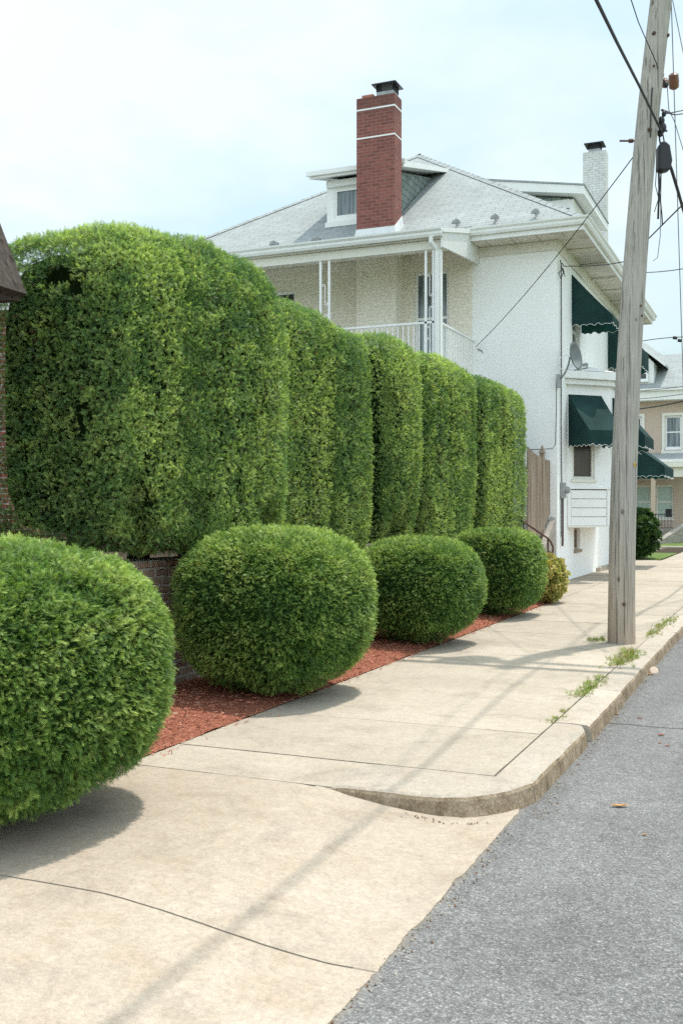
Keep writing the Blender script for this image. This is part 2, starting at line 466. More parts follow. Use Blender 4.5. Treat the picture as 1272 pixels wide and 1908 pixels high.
# ------------------------------------------------------------------ mesh helpers
class MB:
    def __init__(self):
        self.v, self.f, self.t = [], [], []

    def add(self, vs, fs, tint=1.0):
        o = len(self.v)
        self.v += [tuple(p) for p in vs]
        self.f += [tuple(i + o for i in f) for f in fs]
        self.t += [tint] * len(fs)
        return self

    def quad(self, a, b, c, d, tint=1.0):
        return self.add([a, b, c, d], [(0, 1, 2, 3)], tint)

    def poly(self, pts, tint=1.0):
        return self.add(pts, [tuple(range(len(pts)))], tint)

    def hexa(self, p, tint=1.0):
        return self.add(p, [(0, 3, 2, 1), (4, 5, 6, 7), (0, 1, 5, 4), (1, 2, 6, 5), (2, 3, 7, 6), (3, 0, 4, 7)], tint)

    def box(self, x0, y0, z0, x1, y1, z1, tint=1.0):
        return self.hexa([(x0, y0, z0), (x1, y0, z0), (x1, y1, z0), (x0, y1, z0), (x0, y0, z1), (x1, y0, z1), (x1, y1, z1), (x0, y1, z1)], tint)

    def obox(self, F, u0, u1, v0, v1, n0, n1, tint=1.0):
        o, U, V, N = F
        q = lambda a, b, c: o + U * a + V * b + N * c
        return self.hexa([q(u0, v0, n0), q(u0, v0, n1), q(u1, v0, n1), q(u1, v0, n0), q(u0, v1, n0), q(u0, v1, n1), q(u1, v1, n1), q(u1, v1, n0)], tint)

    def prism(self, pts, z0, z1, tint=1.0):
        n = len(pts)
        vs = [(x, y, z0) for x, y in pts] + [(x, y, z1) for x, y in pts]
        fs = [tuple(range(n - 1, -1, -1)), tuple(range(n, 2 * n))] + [(i, (i + 1) % n, n + (i + 1) % n, n + i) for i in range(n)]
        return self.add(vs, fs, tint)

    def tube(self, pts, r, n=8, cap=True):
        pts = [Vector(p) for p in pts]
        rs = r if isinstance(r, (list, tuple)) else [r] * len(pts)
        vs, fs = [], []
        prev = None
        for i, p in enumerate(pts):
            d = (pts[min(i + 1, len(pts) - 1)] - pts[max(i - 1, 0)]).normalized()
            if prev is None:
                a = d.cross(Vector((0, 0, 1)))
                if a.length < 1e-3:
                    a = d.cross(Vector((1, 0, 0)))
            else:
                a = prev - d * prev.dot(d)
            a.normalize()
            prev = a
            b = d.cross(a)
            for k in range(n):
                t = 2 * math.pi * k / n
                vs.append(p + (a * math.cos(t) + b * math.sin(t)) * rs[i])
        for i in range(len(pts) - 1):
            for k in range(n):
                fs.append((i * n + k, i * n + (k + 1) % n, (i + 1) * n + (k + 1) % n, (i + 1) * n + k))
        if cap:
            fs.append(tuple(range(n - 1, -1, -1)))
            fs.append(tuple((len(pts) - 1) * n + k for k in range(n)))
        return self.add(vs, fs)

    def sphere(self, c, r, nu=12, nv=8, sc_=(1, 1, 1)):
        vs, fs = [], []
        for j in range(nv + 1):
            ph = math.pi * j / nv
            for i in range(nu):
                th = 2 * math.pi * i / nu
                vs.append((c[0] + r * sc_[0] * math.sin(ph) * math.cos(th), c[1] + r * sc_[1] * math.sin(ph) * math.sin(th), c[2] + r * sc_[2] * math.cos(ph)))
        for j in range(nv):
            for i in range(nu):
                fs.append((j * nu + i, (j + 1) * nu + i, (j + 1) * nu + (i + 1) % nu, j * nu + (i + 1) % nu))
        return self.add(vs, fs)

    def build(self, name, mat, parent=None, smooth=False, bevel=0.0, tag=None):
        off = Vector((0, 0, 0))
        p = parent
        while p is not None:
            off += p.location
            p = p.parent
        me = bpy.data.meshes.new(name)
        me.from_pydata([(x - off.x, y - off.y, z - off.z) for x, y, z in self.v], [], self.f)
        mats = mat if isinstance(mat, (list, tuple)) else [mat]
        for m in mats:
            me.materials.append(MAT[m])
        at = me.attributes.new('tint', 'FLOAT', 'FACE')
        at.data.foreach_set('value', self.t)
        uvl = me.uv_layers.new(name='UVMap')
        va = self.v
        uv = []
        for pl in me.polygons:
            nrm = pl.normal
            if abs(nrm.z) > 0.985:
                t_, b_ = Vector((1, 0, 0)), Vector((0, 1, 0))
            else:
                t_ = Vector((0, 0, 1)).cross(nrm).normalized()
                b_ = nrm.cross(t_)
            for vi in pl.vertices:
                q = Vector(va[vi])
                uv += [q.dot(t_), q.dot(b_)]
        uvl.data.foreach_set('uv', uv)
        if smooth:
            me.polygons.foreach_set('use_smooth', [True] * len(me.polygons))
        o = bpy.data.objects.new(name, me)
        col.objects.link(o)
        o.parent = parent
        if bevel:
            md = o.modifiers.new('bevel', 'BEVEL')
            md.width = bevel
            md.segments = 2
            md.limit_method = 'ANGLE'
            md.angle_limit = math.radians(40)
        return o


def tag(o, label=None, cat=None, group=None, kind=None):
    for k, v in (('label', label), ('category', cat), ('group', group), ('kind', kind)):
        if v:
            o[k] = v
    return o


def empty(name, loc, label, cat, group=None):
    o = bpy.data.objects.new(name, None)
    o.empty_display_size = 0.2
    col.objects.link(o)
    o.location = loc
    return tag(o, label, cat, group)


def struct(mb, name, mat, **k):
    return tag(mb.build(name, mat, **k), kind='structure')


def frame(o, u, n):
    U = Vector(u).normalized()
    N = Vector(n).normalized()
    return (Vector(o), U, Vector((0, 0, 1)), N)


def wall_panel(mb, F, W, H, holes, depth=0.14):
    """flat wall W x H with rectangular openings (u0,u1,v0,v1) and reveals"""
    o, U, V, N = F
    us = sorted({0, W, *[h[0] for h in holes], *[h[1] for h in holes]})
    vs = sorted({0, H, *[h[2] for h in holes], *[h[3] for h in holes]})
    q = lambda a, b, c=0.0: o + U * a + V * b + N * c
    for i in range(len(us) - 1):
        for j in range(len(vs) - 1):
            cu, cv = (us[i] + us[i + 1]) / 2, (vs[j] + vs[j + 1]) / 2
            if any(h[0] < cu < h[1] and h[2] < cv < h[3] for h in holes):
                continue
            pts = [q(us[i], vs[j]), q(us[i + 1], vs[j]), q(us[i + 1], vs[j + 1]), q(us[i], vs[j + 1])]
            if U.cross(V).dot(N) < 0:
                pts.reverse()
            mb.quad(*pts)
    for (a, b, c, d) in holes:
        for (p1, p2) in (((a, c), (b, c)), ((b, c), (b, d)), ((b, d), (a, d)), ((a, d), (a, c))):
            mb.quad(q(*p1), q(*p1, -depth), q(*p2, -depth), q(*p2))


def window(F, h, parent, fw=0.07, depth=0.14, trim='white_paint', glass='glass', sash=True, label=None, sill=True, mull=0):
    """double-hung window filling the opening h=(u0,u1,v0,v1)"""
    a, b, c, d = h
    m = MB()
    n0, n1 = -depth + 0.01, -depth + 0.07
    m.obox(F, a + .002, a + fw, c + .002, d - .002, n0, n1)
    m.obox(F, b - fw, b - .002, c + .002, d - .002, n0, n1)
    m.obox(F, a + fw, b - fw, c + .002, c + fw, n0, n1)
    m.obox(F, a + fw, b - fw, d - fw, d - .002, n0, n1)
    if sash:
        mid = (c + d) / 2
        m.obox(F, a + fw, b - fw, mid - 0.03, mid + 0.03, n0, n1 - 0.01)
    for k in range(mull):
        x = a + (b - a) * (k + 1) / (mull + 1)
        m.obox(F, x - 0.02, x + 0.02, c + fw, d - fw, n0 + .004, n1 - 0.015)
    wn = m.build('window', trim, parent)
    if label:
        wn['label'] = label
    g = MB()
    o, U, V, N = F
    q = lambda x, y: o + U * x + V * y + N * (-depth + 0.03)
    pts = [q(a + fw, c + fw), q(b - fw, c + fw), q(b - fw, d - fw), q(a + fw, d - fw)]
    if U.cross(V).dot(N) < 0:
        pts.reverse()
    g.quad(*pts)
    g.build('pane', glass, wn)
    if sill:
        t = MB()
        t.obox(F, a - 0.05, b + 0.05, c - 0.07, c - 0.003, -0.02, 0.05)
        t.build('sill', trim, wn, bevel=0.008)
    return wn


def awning(F, a, b, z1, proj, drop, val, parent, label=None):
    """canvas window awning: sloping sheet, two gable sides, scalloped valance with pale edging"""
    o, U, V, N = F
    q = lambda x, y, z: o + U * x + V * y + N * z
    m = MB()
    n = 8
    rows = 7
    pts = []
    for j in range(rows + 1):
        t = j / rows
        for i in range(n + 1):
            x = a + (b - a) * i / n
            sag = -0.035 * math.sin(math.pi * t) * (0.6 + 0.4 * math.sin(math.pi * i / n))
            pts.append(q(x, z1 - drop * t + sag, 0.01 + proj * t))
    m.add(pts, [(j * (n + 1) + i, j * (n + 1) + i + 1, (j + 1) * (n + 1) + i + 1, (j + 1) * (n + 1) + i) for j in range(rows) for i in range(n)])
    zf = z1 - drop
    per = 0.17

    def scallop(s):
        return zf - val + 0.045 * abs(math.sin(math.pi * s / per)) + 0.012 * math.sin(s * 23)
    edge = []

    def strip(f0, L, top):
        k = max(8, int(L / 0.03))
        vs, fs = [], []
        for i in range(k + 1):
            s_ = L * i / k
            x, nn = f0(s_)
            wv = 0.012 * math.sin(s_ * 17)
            vs.append(q(x, top(s_), nn))
            vs.append(q(x, scallop(s_), nn + wv))
        for i in range(k):
            fs.append((2 * i, 2 * i + 1, 2 * i + 3, 2 * i + 2))
        m.add(vs, fs)
        return [vs[2 * i + 1] for i in range(k + 1)]
    e1 = strip(lambda s_: (a, 0.01 + s_), proj, lambda s_: z1 - drop * s_ / proj - 0.03 * math.sin(math.pi * s_ / proj))
    e2 = strip(lambda s_: (a + s_, 0.01 + proj), b - a, lambda s_: zf)
    e3 = strip(lambda s_: (b, 0.01 + proj - s_), proj, lambda s_: zf + drop * s_ / proj - 0.03 * math.sin(math.pi * s_ / proj))
    aw = m.build('awning', 'canvas', parent, smooth=False)
    if label:
        aw['label'] = label
    t = MB()
    for e in (e1, e2, e3):
        t.tube(e, 0.005, 5)
    t.build('trim', 'trim_white', aw)
    fr = MB()
    fr.tube([q(a + .02, z1 - .05, .02), q(a + .02, zf - .01, proj - .02), q(b - .02, zf - .01, proj - .02), q(b - .02, z1 - .05, .02)], 0.010, 6)
    fr.build('awning_frame', 'grey_metal', aw)
    return aw


# ------------------------------------------------------------------ ground, road, sidewalk, kerb
g = MB()
g.quad((-400, -150, -0.32), (400, -150, -0.32), (400, 600, -0.32), (-400, 600, -0.32))
struct(g, 'ground', 'grass_ground')

r = MB()
r.quad((-1.46, -30, -0.12), (9.0, -30, -0.12), (9.0, 75, -0.12), (-1.46, 75, -0.12))
struct(r, 'road', 'asphalt')
cr = MB()
cr.quad((-60, 40.6, -0.116), (-1.47, 40.6, -0.116), (-1.47, 47.5, -0.116), (-60, 47.5, -0.116))
struct(cr, 'cross_street', 'asphalt')

XE = -3.75      # mulch edge
XK = -1.585     # inner edge of the kerb
XO = -1.33      # outer edge of the kerb


def slab(mb, x0, x1, y0, y1, tint, g_=0.006, ny=6, nx=8):
    dz = random.uniform(-0.003, 0.003)
    tx, ty = random.uniform(-.002, .002), random.uniform(-.002, .002)
    vs, fs = [], []
    xs = np.linspace(x0 + g_, x1 - g_, nx + 1)
    ys = np.linspace(y0 + g_, y1 - g_, ny + 1)
    for j, y in enumerate(ys):
        for i, x in enumerate(xs):
            ex = random.uniform(-.003, .003) if i in (0, nx) else 0
            ey = random.uniform(-.003, .003) if j in (0, ny) else 0
            vs.append((x + ex, y + ey, dz + tx * (i / nx - .5) + ty * (j / ny - .5) - (0.004 if (i in (0, nx) or j in (0, ny)) else 0)))
    n = len(vs)
    fs += [(j * (nx + 1) + i, j * (nx + 1) + i + 1, (j + 1) * (nx + 1) + i + 1, (j + 1) * (nx + 1) + i) for j in range(ny) for i in range(nx)]
    rim = [i for i in range(nx + 1)] + [j * (nx + 1) + nx for j in range(1, ny + 1)] + [ny * (nx + 1) + i for i in range(nx - 1, -1, -1)] + [j * (nx + 1) for j in range(ny - 1, 0, -1)]
    low = []
    for k in rim:
        low.append(len(vs))
        vs.append((vs[k][0], vs[k][1], -0.09))
    for k in range(len(rim)):
        k2 = (k + 1) % len(rim)
        fs.append((rim[k2], rim[k], low[k], low[k2]))
    mb.add(vs, fs, tint)


sw = MB()
rows = [5.95, 7.2, 8.76, 10.25, 11.72, 13.2, 14.72, 16.2, 17.75, 19.72]
slab(sw, XE, -2.33, 5.36, 5.95, 0.98)
for i in range(len(rows) - 1):
    slab(sw, XE, XK, rows[i], rows[i + 1], random.uniform(0.90, 1.05))
y = 19.72
while y < 62:
    slab(sw, XE, XK, y, y + 1.52, random.uniform(0.95, 1.05))
    if y < 34:
        slab(sw, -4.75, XE, y, y + 1.52, random.uniform(0.88, 1.0))
    y += 1.52
slab(sw, -4.75, XE, 18.2, 19.72, 0.92)
struct(sw, 'sidewalk', 'concrete')


def apron_z(x):
    t = max(0.0, min(1.0, (x + 2.55) / (2.55 - 1.36)))
    t = min(1.0, t * 1.22)
    t = t * t * (3 - 2 * t) * 0.4 + t * 0.6
    return -0.114 * t


ap = MB()
edges = [-6.0, -3.9, -2.0, -0.2, 1.66, 3.5, 5.355]
for k in range(len(edges) - 1):
    y0, y1 = edges[k] + .006, edges[k + 1] - .006
    nx, ny = 26, 90
    vs, fs = [], []
    tint = random.uniform(0.96, 1.03)
    for j in range(ny + 1):
        yv = y0 + (y1 - y0) * j / ny
        # ragged outer edge against the asphalt
        e = -1.372 + 0.003 * noise.noise((yv * 2.2, 3.3, 0)) + 0.005 * noise.noise((yv * 9, 1.3, 0)) + 0.008 * noise.noise((yv * 24, 1.3, 0))
        e -= 0.07 * max(0, noise.noise((yv * 4.1, 9.1, 4)) - 0.34)
        yv0 = yv
        for i in range(nx + 1):
            x = XE + (e - XE) * i / nx
            yv = yv0
            if k == len(edges) - 2:
                yv = y0 + (y1 + 0.55 * max(0.0, min(1.0, (x + 2.46) / 0.06)) - y0) * j / ny
            z = apron_z(x) + 0.004 * noise.noise((x * 1.5, yv * 1.5, 0)) - (0.004 if j in (0, ny) else 0)
            vs.append((x, yv + 0.004 * noise.noise((x * 8, yv, 7)) * (j in (0, ny)), z))
    n0 = len(vs)
    fs += [(j * (nx + 1) + i, j * (nx + 1) + i + 1, (j + 1) * (nx + 1) + i + 1, (j + 1) * (nx + 1) + i) for j in range(ny) for i in range(nx)]
    for j in range(ny + 1):
        q_ = vs[j * (nx + 1) + nx]
        vs.append((q_[0] + 0.006, q_[1], -0.2))
    fs += [(j * (nx + 1) + nx, n0 + j, n0 + j + 1, (j + 1) * (nx + 1) + nx) for j in range(ny)]
    for jj in (0, ny):
        o_ = len(vs)
        for i in range(nx + 1):
            q_ = vs[jj * (nx + 1) + i]
            vs.append((q_[0], q_[1], q_[2] - 0.09))
        fs += [(jj * (nx + 1) + i, o_ + i, o_ + i + 1, jj * (nx + 1) + i + 1) for i in range(nx)]
    ap.add(vs, fs, tint)
struct(ap, 'driveway_apron', 'apron_concrete')
jf = MB()
jf.quad((-4.9, -8, -0.032), (-2.6, -8, -0.032), (-2.6, 63, -0.032), (-4.9, 63, -0.032))
jf.quad((-2.6, 5.9, -0.032), (-1.42, 5.9, -0.032), (-1.42, 63, -0.032), (-2.6, 63, -0.032))
jf.quad((-2.6, -8, -0.036), (-2.6, 5.36, -0.036), (-1.42, 5.36, -0.165), (-1.42, -8, -0.165))
struct(jf, 'joint_soil', 'soil')

# kerb: straight run in cast lengths, then a rounded tapering end
kb = MB()
kf = MB()


def kerb_section(px, py, ix, iy, seed):
    """cross-section: outer top point (px,py) and inner point (ix,iy)"""
    d = Vector((px - ix, py - iy, 0))
    L = d.length
    d.normalize()
    w1 = 0.004 * noise.noise((px * 2 + seed, py * 2, 1.7)) + 0.004 * noise.noise((px * 14, py * 14, seed))
    h1 = 0.006 * noise.noise((px * 5, py * 5, 2 + seed))
    sec = [(0.03 + w1, -0.30), (0.022 + w1, -0.125), (0.006 + w1 * 1.5, -0.030), (-0.004 + w1, -0.012 + h1), (-0.020 + w1, -0.002 + h1), (-L * .5, 0.003), (-L + 0.012, 0.001), (-L + 0.002, -0.008), (-L, -0.12)]
    return [(px + d.x * a, py + d.y * a, z) for a, z in sec]


def kerb_run(secs):
    n = len(secs[0])
    vs = [p for s_ in secs for p in s_]
    top, face = [], []
    for i in range(len(secs) - 1):
        for k in range(n - 1):
            f = (i * n + k, (i + 1) * n + k, (i + 1) * n + k + 1, i * n + k + 1)
            (face if k < 3 else top).append(f)
    top.append(tuple(range(n)))
    top.append(tuple((len(secs) - 1) * n + k for k in range(n - 1, -1, -1)))
    kb.add(vs, top, random.uniform(0.92, 1.06))
    kf.add(vs, face)


brk = [5.908, 7.62, 9.2, 11.0, 14.0, 17.0, 20, 23, 26, 29, 32, 35, 38, 40.5]
for i in range(len(brk) - 1):
    y0, y1 = brk[i] + (0.003 if i != 1 else 0.012), brk[i + 1] - (0.003 if i != 0 else 0.010)
    n = max(6, int((y1 - y0) / 0.07)) if y0 < 20 else 4
    dx = random.uniform(-0.008, 0.008) + (0.008 if i == 0 else 0)
    secs = []
    for k in range(n + 1):
        yv = y0 + (y1 - y0) * k / n
        chip = 0.0
        if i == 0 and k >= n - 1:
            chip = -0.022 * (k - n + 2)
        secs.append(kerb_section(XO + dx + chip - (0.028 * (1 - k / n) if i == 0 else 0), yv, XK, yv, i))
    kerb_run(secs)
outer = [(-1.353, 5.905), (-1.385, 5.79), (-1.44, 5.66), (-1.525, 5.54), (-1.62, 5.45), (-1.735, 5.39), (-1.865, 5.355), (-2.00, 5.34), (-2.15, 5.335), (-2.28, 5.345), (-2.40, 5.36)]
inner = [(-1.585, 5.93), (-1.60, 5.935), (-1.68, 5.94), (-1.77, 5.942), (-1.86, 5.943), (-1.96, 5.943), (-2.06, 5.943), (-2.16, 5.943), (-2.26, 5.943), (-2.33, 5.93), (-2.40, 5.80)]
secs = []
for k in range(41):
    t = k / 40 * (len(outer) - 1)
    i = min(int(t), len(outer) - 2)
    f = t - i
    ox = outer[i][0] * (1 - f) + outer[i + 1][0] * f
    oy = outer[i][1] * (1 - f) + outer[i + 1][1] * f
    ix = inner[i][0] * (1 - f) + inner[i + 1][0] * f
    iy = inner[i][1] * (1 - f) + inner[i + 1][1] * f
    sct = kerb_section(ox, oy, ix, iy, 5)
    lift = 0.012 * min(1, max(0, (k - 18) / 14)) * (1 - max(0, (k - 34) / 6)) - 0.012 * max(0, (k - 36) / 4)
    sct = [(x, y, z + (lift + 0.004 if z > -0.1 and j < 5 else 0)) for j, (x, y, z) in enumerate(sct)]
    secs.append(sct)
kerb_run(secs)
o = struct(kb, 'kerb', 'kerb_concrete')
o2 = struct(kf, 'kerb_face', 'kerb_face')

# mulch bed
mbm = MB()
nx, ny = 10, 90
vs = []
for j in range(ny + 1):
    for i in range(nx + 1):
        x = -5.05 + (XE + 0.012 * noise.noise((j * .9, 0, 0)) + 5.05) * i / nx
        yv = -3 + 21.2 * j / ny
        vs.append((x, yv, 0.012 + 0.03 * math.sin(math.pi * i / nx) + 0.015 * noise.noise((x * 4, yv * 4, 0)) - (0.012 if i == nx else 0)))
mbm.add(vs, [(j * (nx + 1) + i, j * (nx + 1) + i + 1, (j + 1) * (nx + 1) + i + 1, (j + 1) * (nx + 1) + i) for j in range(ny) for i in range(nx)])
struct(mbm, 'mulch_bed', 'mulch', smooth=True)


def mesh_np(name, verts, faces_n, nfaces, colors, mat, parent=None):
    """verts (N*k,3); every face uses faces_n consecutive verts; colours per vertex"""
    off = Vector((0, 0, 0))
    p = parent
    while p is not None:
        off += p.location
        p = p.parent
    me = bpy.data.meshes.new(name)
    V = verts.reshape(-1, 3) - np.array(off)
    me.vertices.add(len(V))
    me.vertices.foreach_set('co', V.astype(np.float32).ravel())
    me.loops.add(len(V))
    me.loops.foreach_set('vertex_index', np.arange(len(V), dtype=np.int32))
    me.polygons.add(nfaces)
    me.polygons.foreach_set('loop_start', (np.arange(nfaces) * faces_n).astype(np.int32))
    me.update(calc_edges=True)
    a = me.attributes.new('col', 'FLOAT_COLOR', 'POINT')
    cc = np.ones((len(V), 4), np.float32)
    cc[:, :3] = colors.reshape(-1, 3)
    a.data.foreach_set('color', cc.ravel())
    me.materials.append(MAT[mat])
    o = bpy.data.objects.new(name, me)
    col.objects.link(o)
    o.parent = parent
    return o


def norm(a):
    return a / np.maximum(np.linalg.norm(a, axis=-1, keepdims=True), 1e-9)


# loose shredded bark chips over the bed
N = 22000
cx = rng.uniform(-4.95, XE + 0.012, N)
cx = np.where(rng.random(N) < 0.022, XE + np.abs(rng.normal(size=N)) * 0.07, cx)
cy = rng.uniform(3.0, 18.1, N)
zz = 0.02 + 0.03 * np.sin(np.pi * (cx + 5.05) / 1.3) + rng.uniform(0, 0.016, N)
zz = np.where(cx > XE - 0.05, 0.009, zz)
ax = rng.normal(size=(N, 3)) * [1, 1, 0.25]
ax = norm(ax)
sd = norm(np.cross(ax, rng.normal(size=(N, 3)) * [0.3, 0.3, 1]))
ln = rng.uniform(0.006, 0.022, N)[:, None]
wd = rng.uniform(0.002, 0.006, N)[:, None]
c0 = np.stack([cx, cy, zz], 1)
vv = np.stack([c0 - ax * ln - sd * wd, c0 + ax * ln - sd * wd * .4, c0 + ax * ln * 1.1 + sd * wd * .4, c0 - ax * ln + sd * wd], 1)
br = rng.uniform(0.5, 1.6, (N, 1))
cc = np.array([[0.37, 0.145, 0.092]]) * br
pale = rng.random(N) < 0.03
cc[pale] = [0.50, 0.36, 0.27]
fade = (rng.random(N) < 0.14)
cc[fade] = np.array([0.44, 0.235, 0.165]) * rng.uniform(.7, 1.2, (fade.sum(), 1))
dk_ = (rng.random(N) < 0.06)
cc[dk_] = np.array([0.09, 0.05, 0.03])
o = mesh_np('mulch_chips', vv, 4, N, np.repeat(cc[:, None], 4, 1), 'mulch_chip')
tag(o, 'shredded red bark mulch covering the bed beside the sidewalk', 'mulch', kind='stuff')

# raised yard behind the brick wall
yd = MB()
yd.box(-30, -2, -0.3, -5.26, 19.9, 1.02)
yd.box(-30, 19.9, -0.3, -6.2, 22.45, 1.02)
struct(yd, 'raised_yard', 'soil')
gs = MB()
gs.quad((-9.0, 34.6, 0.02), (XE - .02, 34.6, 0.02), (XE - .02, 40.4, 0.02), (-9.0, 40.4, 0.02))
struct(gs, 'grass_strip', 'grass_ground')
lw = MB()
lw.quad((-22, 48.3, 0.02), (8, 48.3, 0.02), (8, 53, 0.25), (-22, 53, 0.25))
struct(lw, 'lawn', 'grass_ground')
fk = MB()
fk.box(-40, 47.5, -0.3, 8, 48.29, 0.03)
struct(fk, 'far_pavement', 'concrete')

# brick retaining wall
rw = empty('retaining_wall', (-5.1, 10, 0), 'weathered red brick retaining wall below the tall hedge', 'wall')
m = MB()
m.box(-5.25, -1.5, -0.1, -5.0, 19.8, 1.075)
m.build('wall_body', 'old_brick', rw)
m = MB()
yv = -1.5
while yv < 19.7:
    j = random.uniform(-.004, .004)
    m.box(-5.27, yv + .006, 1.079, -4.975 + j, yv + 0.099, 1.135 + j, random.uniform(.8, 1.1))
    yv += 0.105
m.build('coping', 'old_brick', rw, bevel=0.006)


# ------------------------------------------------------------------ foliage
def sq_points(n, c, h, p, taper=0.0, e=None, pb=None):
    """n points over a rounded box (superquadric); returns positions, normals"""
    c, h = np.array(c, float), np.array(h, float)
    areas = np.array([h[1] * h[2], h[1] * h[2], h[0] * h[2], h[0] * h[2], h[0] * h[1], h[0] * h[1]])
    f = rng.choice(6, n, p=areas / areas.sum())
    q = rng.uniform(-1, 1, (n, 3))
    axi = f // 2
    q[np.arange(n), axi] = np.where(f % 2 == 0, 1, -1)
    e = e or p
    p = np.where(q[:, 2] < 0, pb or p, p)
    a_ = np.abs(q)
    S = a_[:, 0] ** e + a_[:, 1] ** e
    r_ = (S ** (p / e) + a_[:, 2] ** p) ** (-1 / p)
    u = q * r_[:, None]
    a_ = np.abs(u)
    S = np.maximum(a_[:, 0] ** e + a_[:, 1] ** e, 1e-6)
    G = np.stack([a_[:, 0] ** (e - 1) * S ** (p / e - 1), a_[:, 1] ** (e - 1) * S ** (p / e - 1), a_[:, 2] ** (p - 1)], 1)
    nr = norm(np.sign(u) * G / h)
    pts = u * h
    sc_ = 1 - taper * np.clip(-u[:, 2], 0, 1) ** 1.6
    pts[:, 0] *= sc_
    pts[:, 1] *= sc_
    return pts + c, nr


def nz3(pts, f, seed):
    fx, fy, fz = f if isinstance(f, tuple) else (f, f, f)
    return np.array([noise.noise((x * fx + seed, y * fy, z * fz)) for x, y, z in pts])


def template(kind):
    """flat spray in (along, across): list of 4-point leaflets"""
    L = []

    def leaf(x0, y0, ang, ln_, wd_):
        ca, sa = math.cos(ang), math.sin(ang)
        q = [(0, 0), (0.45 * ln_, wd_), (ln_, 0), (0.45 * ln_, -wd_)]
        L.append([(x0 + a * ca - b * sa, y0 + a * sa + b * ca) for a, b in q])
    if kind == 'arbor':
        leaf(0, 0, 0, 1.0, 0.024)
        for i, x in enumerate((0.08, 0.26, 0.44, 0.60, 0.74)):
            for s_ in (-1, 1):
                leaf(x + 0.05 * s_, 0, s_ * (0.78 - 0.06 * i), 0.46 - 0.06 * i, 0.034)
    elif kind == 'yew':
        leaf(0, 0, 0, 0.95, 0.016)
        for i in range(6):
            x = 0.08 + 0.15 * i
            for s_ in (-1, 1):
                leaf(x, 0, s_ * (1.05 - 0.09 * i), 0.34, 0.030)
    elif kind == 'broad':
        for a in (-1.0, -0.4, 0.25, 0.85):
            leaf(0.15 * abs(a), 0.0, a, 0.75, 0.19)
    elif kind == 'grass':
        for a in (-0.7, -0.35, 0.0, 0.3, 0.75):
            leaf(0, 0, a, 1.0, 0.05)
    return np.array(L)


def sprays(name, kind, pts, axis, scale, cols, mat, parent, bend=0.15, tipgain=1.45, face=None):
    T = template(kind)
    n, M = len(pts), len(T)
    if face is None:
        side = norm(np.cross(axis, rng.normal(size=(n, 3))))
    else:
        side = norm(np.cross(face + 0.45 * rng.normal(size=(n, 3)), axis))
    nrm_ = np.cross(axis, side)
    tx, ty = T[:, :, 0], T[:, :, 1]
    sc_ = scale[:, None, None, None]
    V = pts[:, None, None, :] + sc_ * (tx[None, :, :, None] * axis[:, None, None, :] + ty[None, :, :, None] * side[:, None, None, :]
                                       + (bend * (tx ** 2) + 0.5 * np.abs(ty) ** 1.5)[None, :, :, None] * nrm_[:, None, None, :])
    g_ = (0.62 + (tipgain - 0.62) * np.clip(tx, 0, 1.1))[None, :, :, None]
    jit = rng.uniform(0.8, 1.2, (n, M, 1, 1))
    C = cols[:, None, None, :] * g_ * jit
    return mesh_np(name, V, 4, n * M, C, mat, parent)


def core(name, c, h, p_, taper, k, mat, parent, e=None, pb=None):
    e = e or p_
    m = MB()
    nu, nv = 28, 18
    vs = []
    for j in range(nv + 1):
        ph = math.pi * j / nv
        for i in range(nu):
            th = 2 * math.pi * i / nu
            d = np.array([math.sin(ph) * math.cos(th), math.sin(ph) * math.sin(th), math.cos(ph)])
            p = pb if (pb and d[2] < 0) else p_
            r_ = ((abs(d[0]) ** e + abs(d[1]) ** e) ** (p / e) + abs(d[2]) ** p) ** (-1 / p)
            u = d * r_
            sc_ = 1 - taper * max(0, -u[2]) ** 1.6
            vs.append((c[0] + u[0] * (h[0] - k) * sc_, c[1] + u[1] * (h[1] - k) * sc_, c[2] + u[2] * (h[2] - k)))
    m.add(vs, [(j * nu + i, (j + 1) * nu + i, (j + 1) * nu + (i + 1) % nu, j * nu + (i + 1) % nu) for j in range(nv) for i in range(nu)])
    return m.build(name, mat, parent, smooth=True)


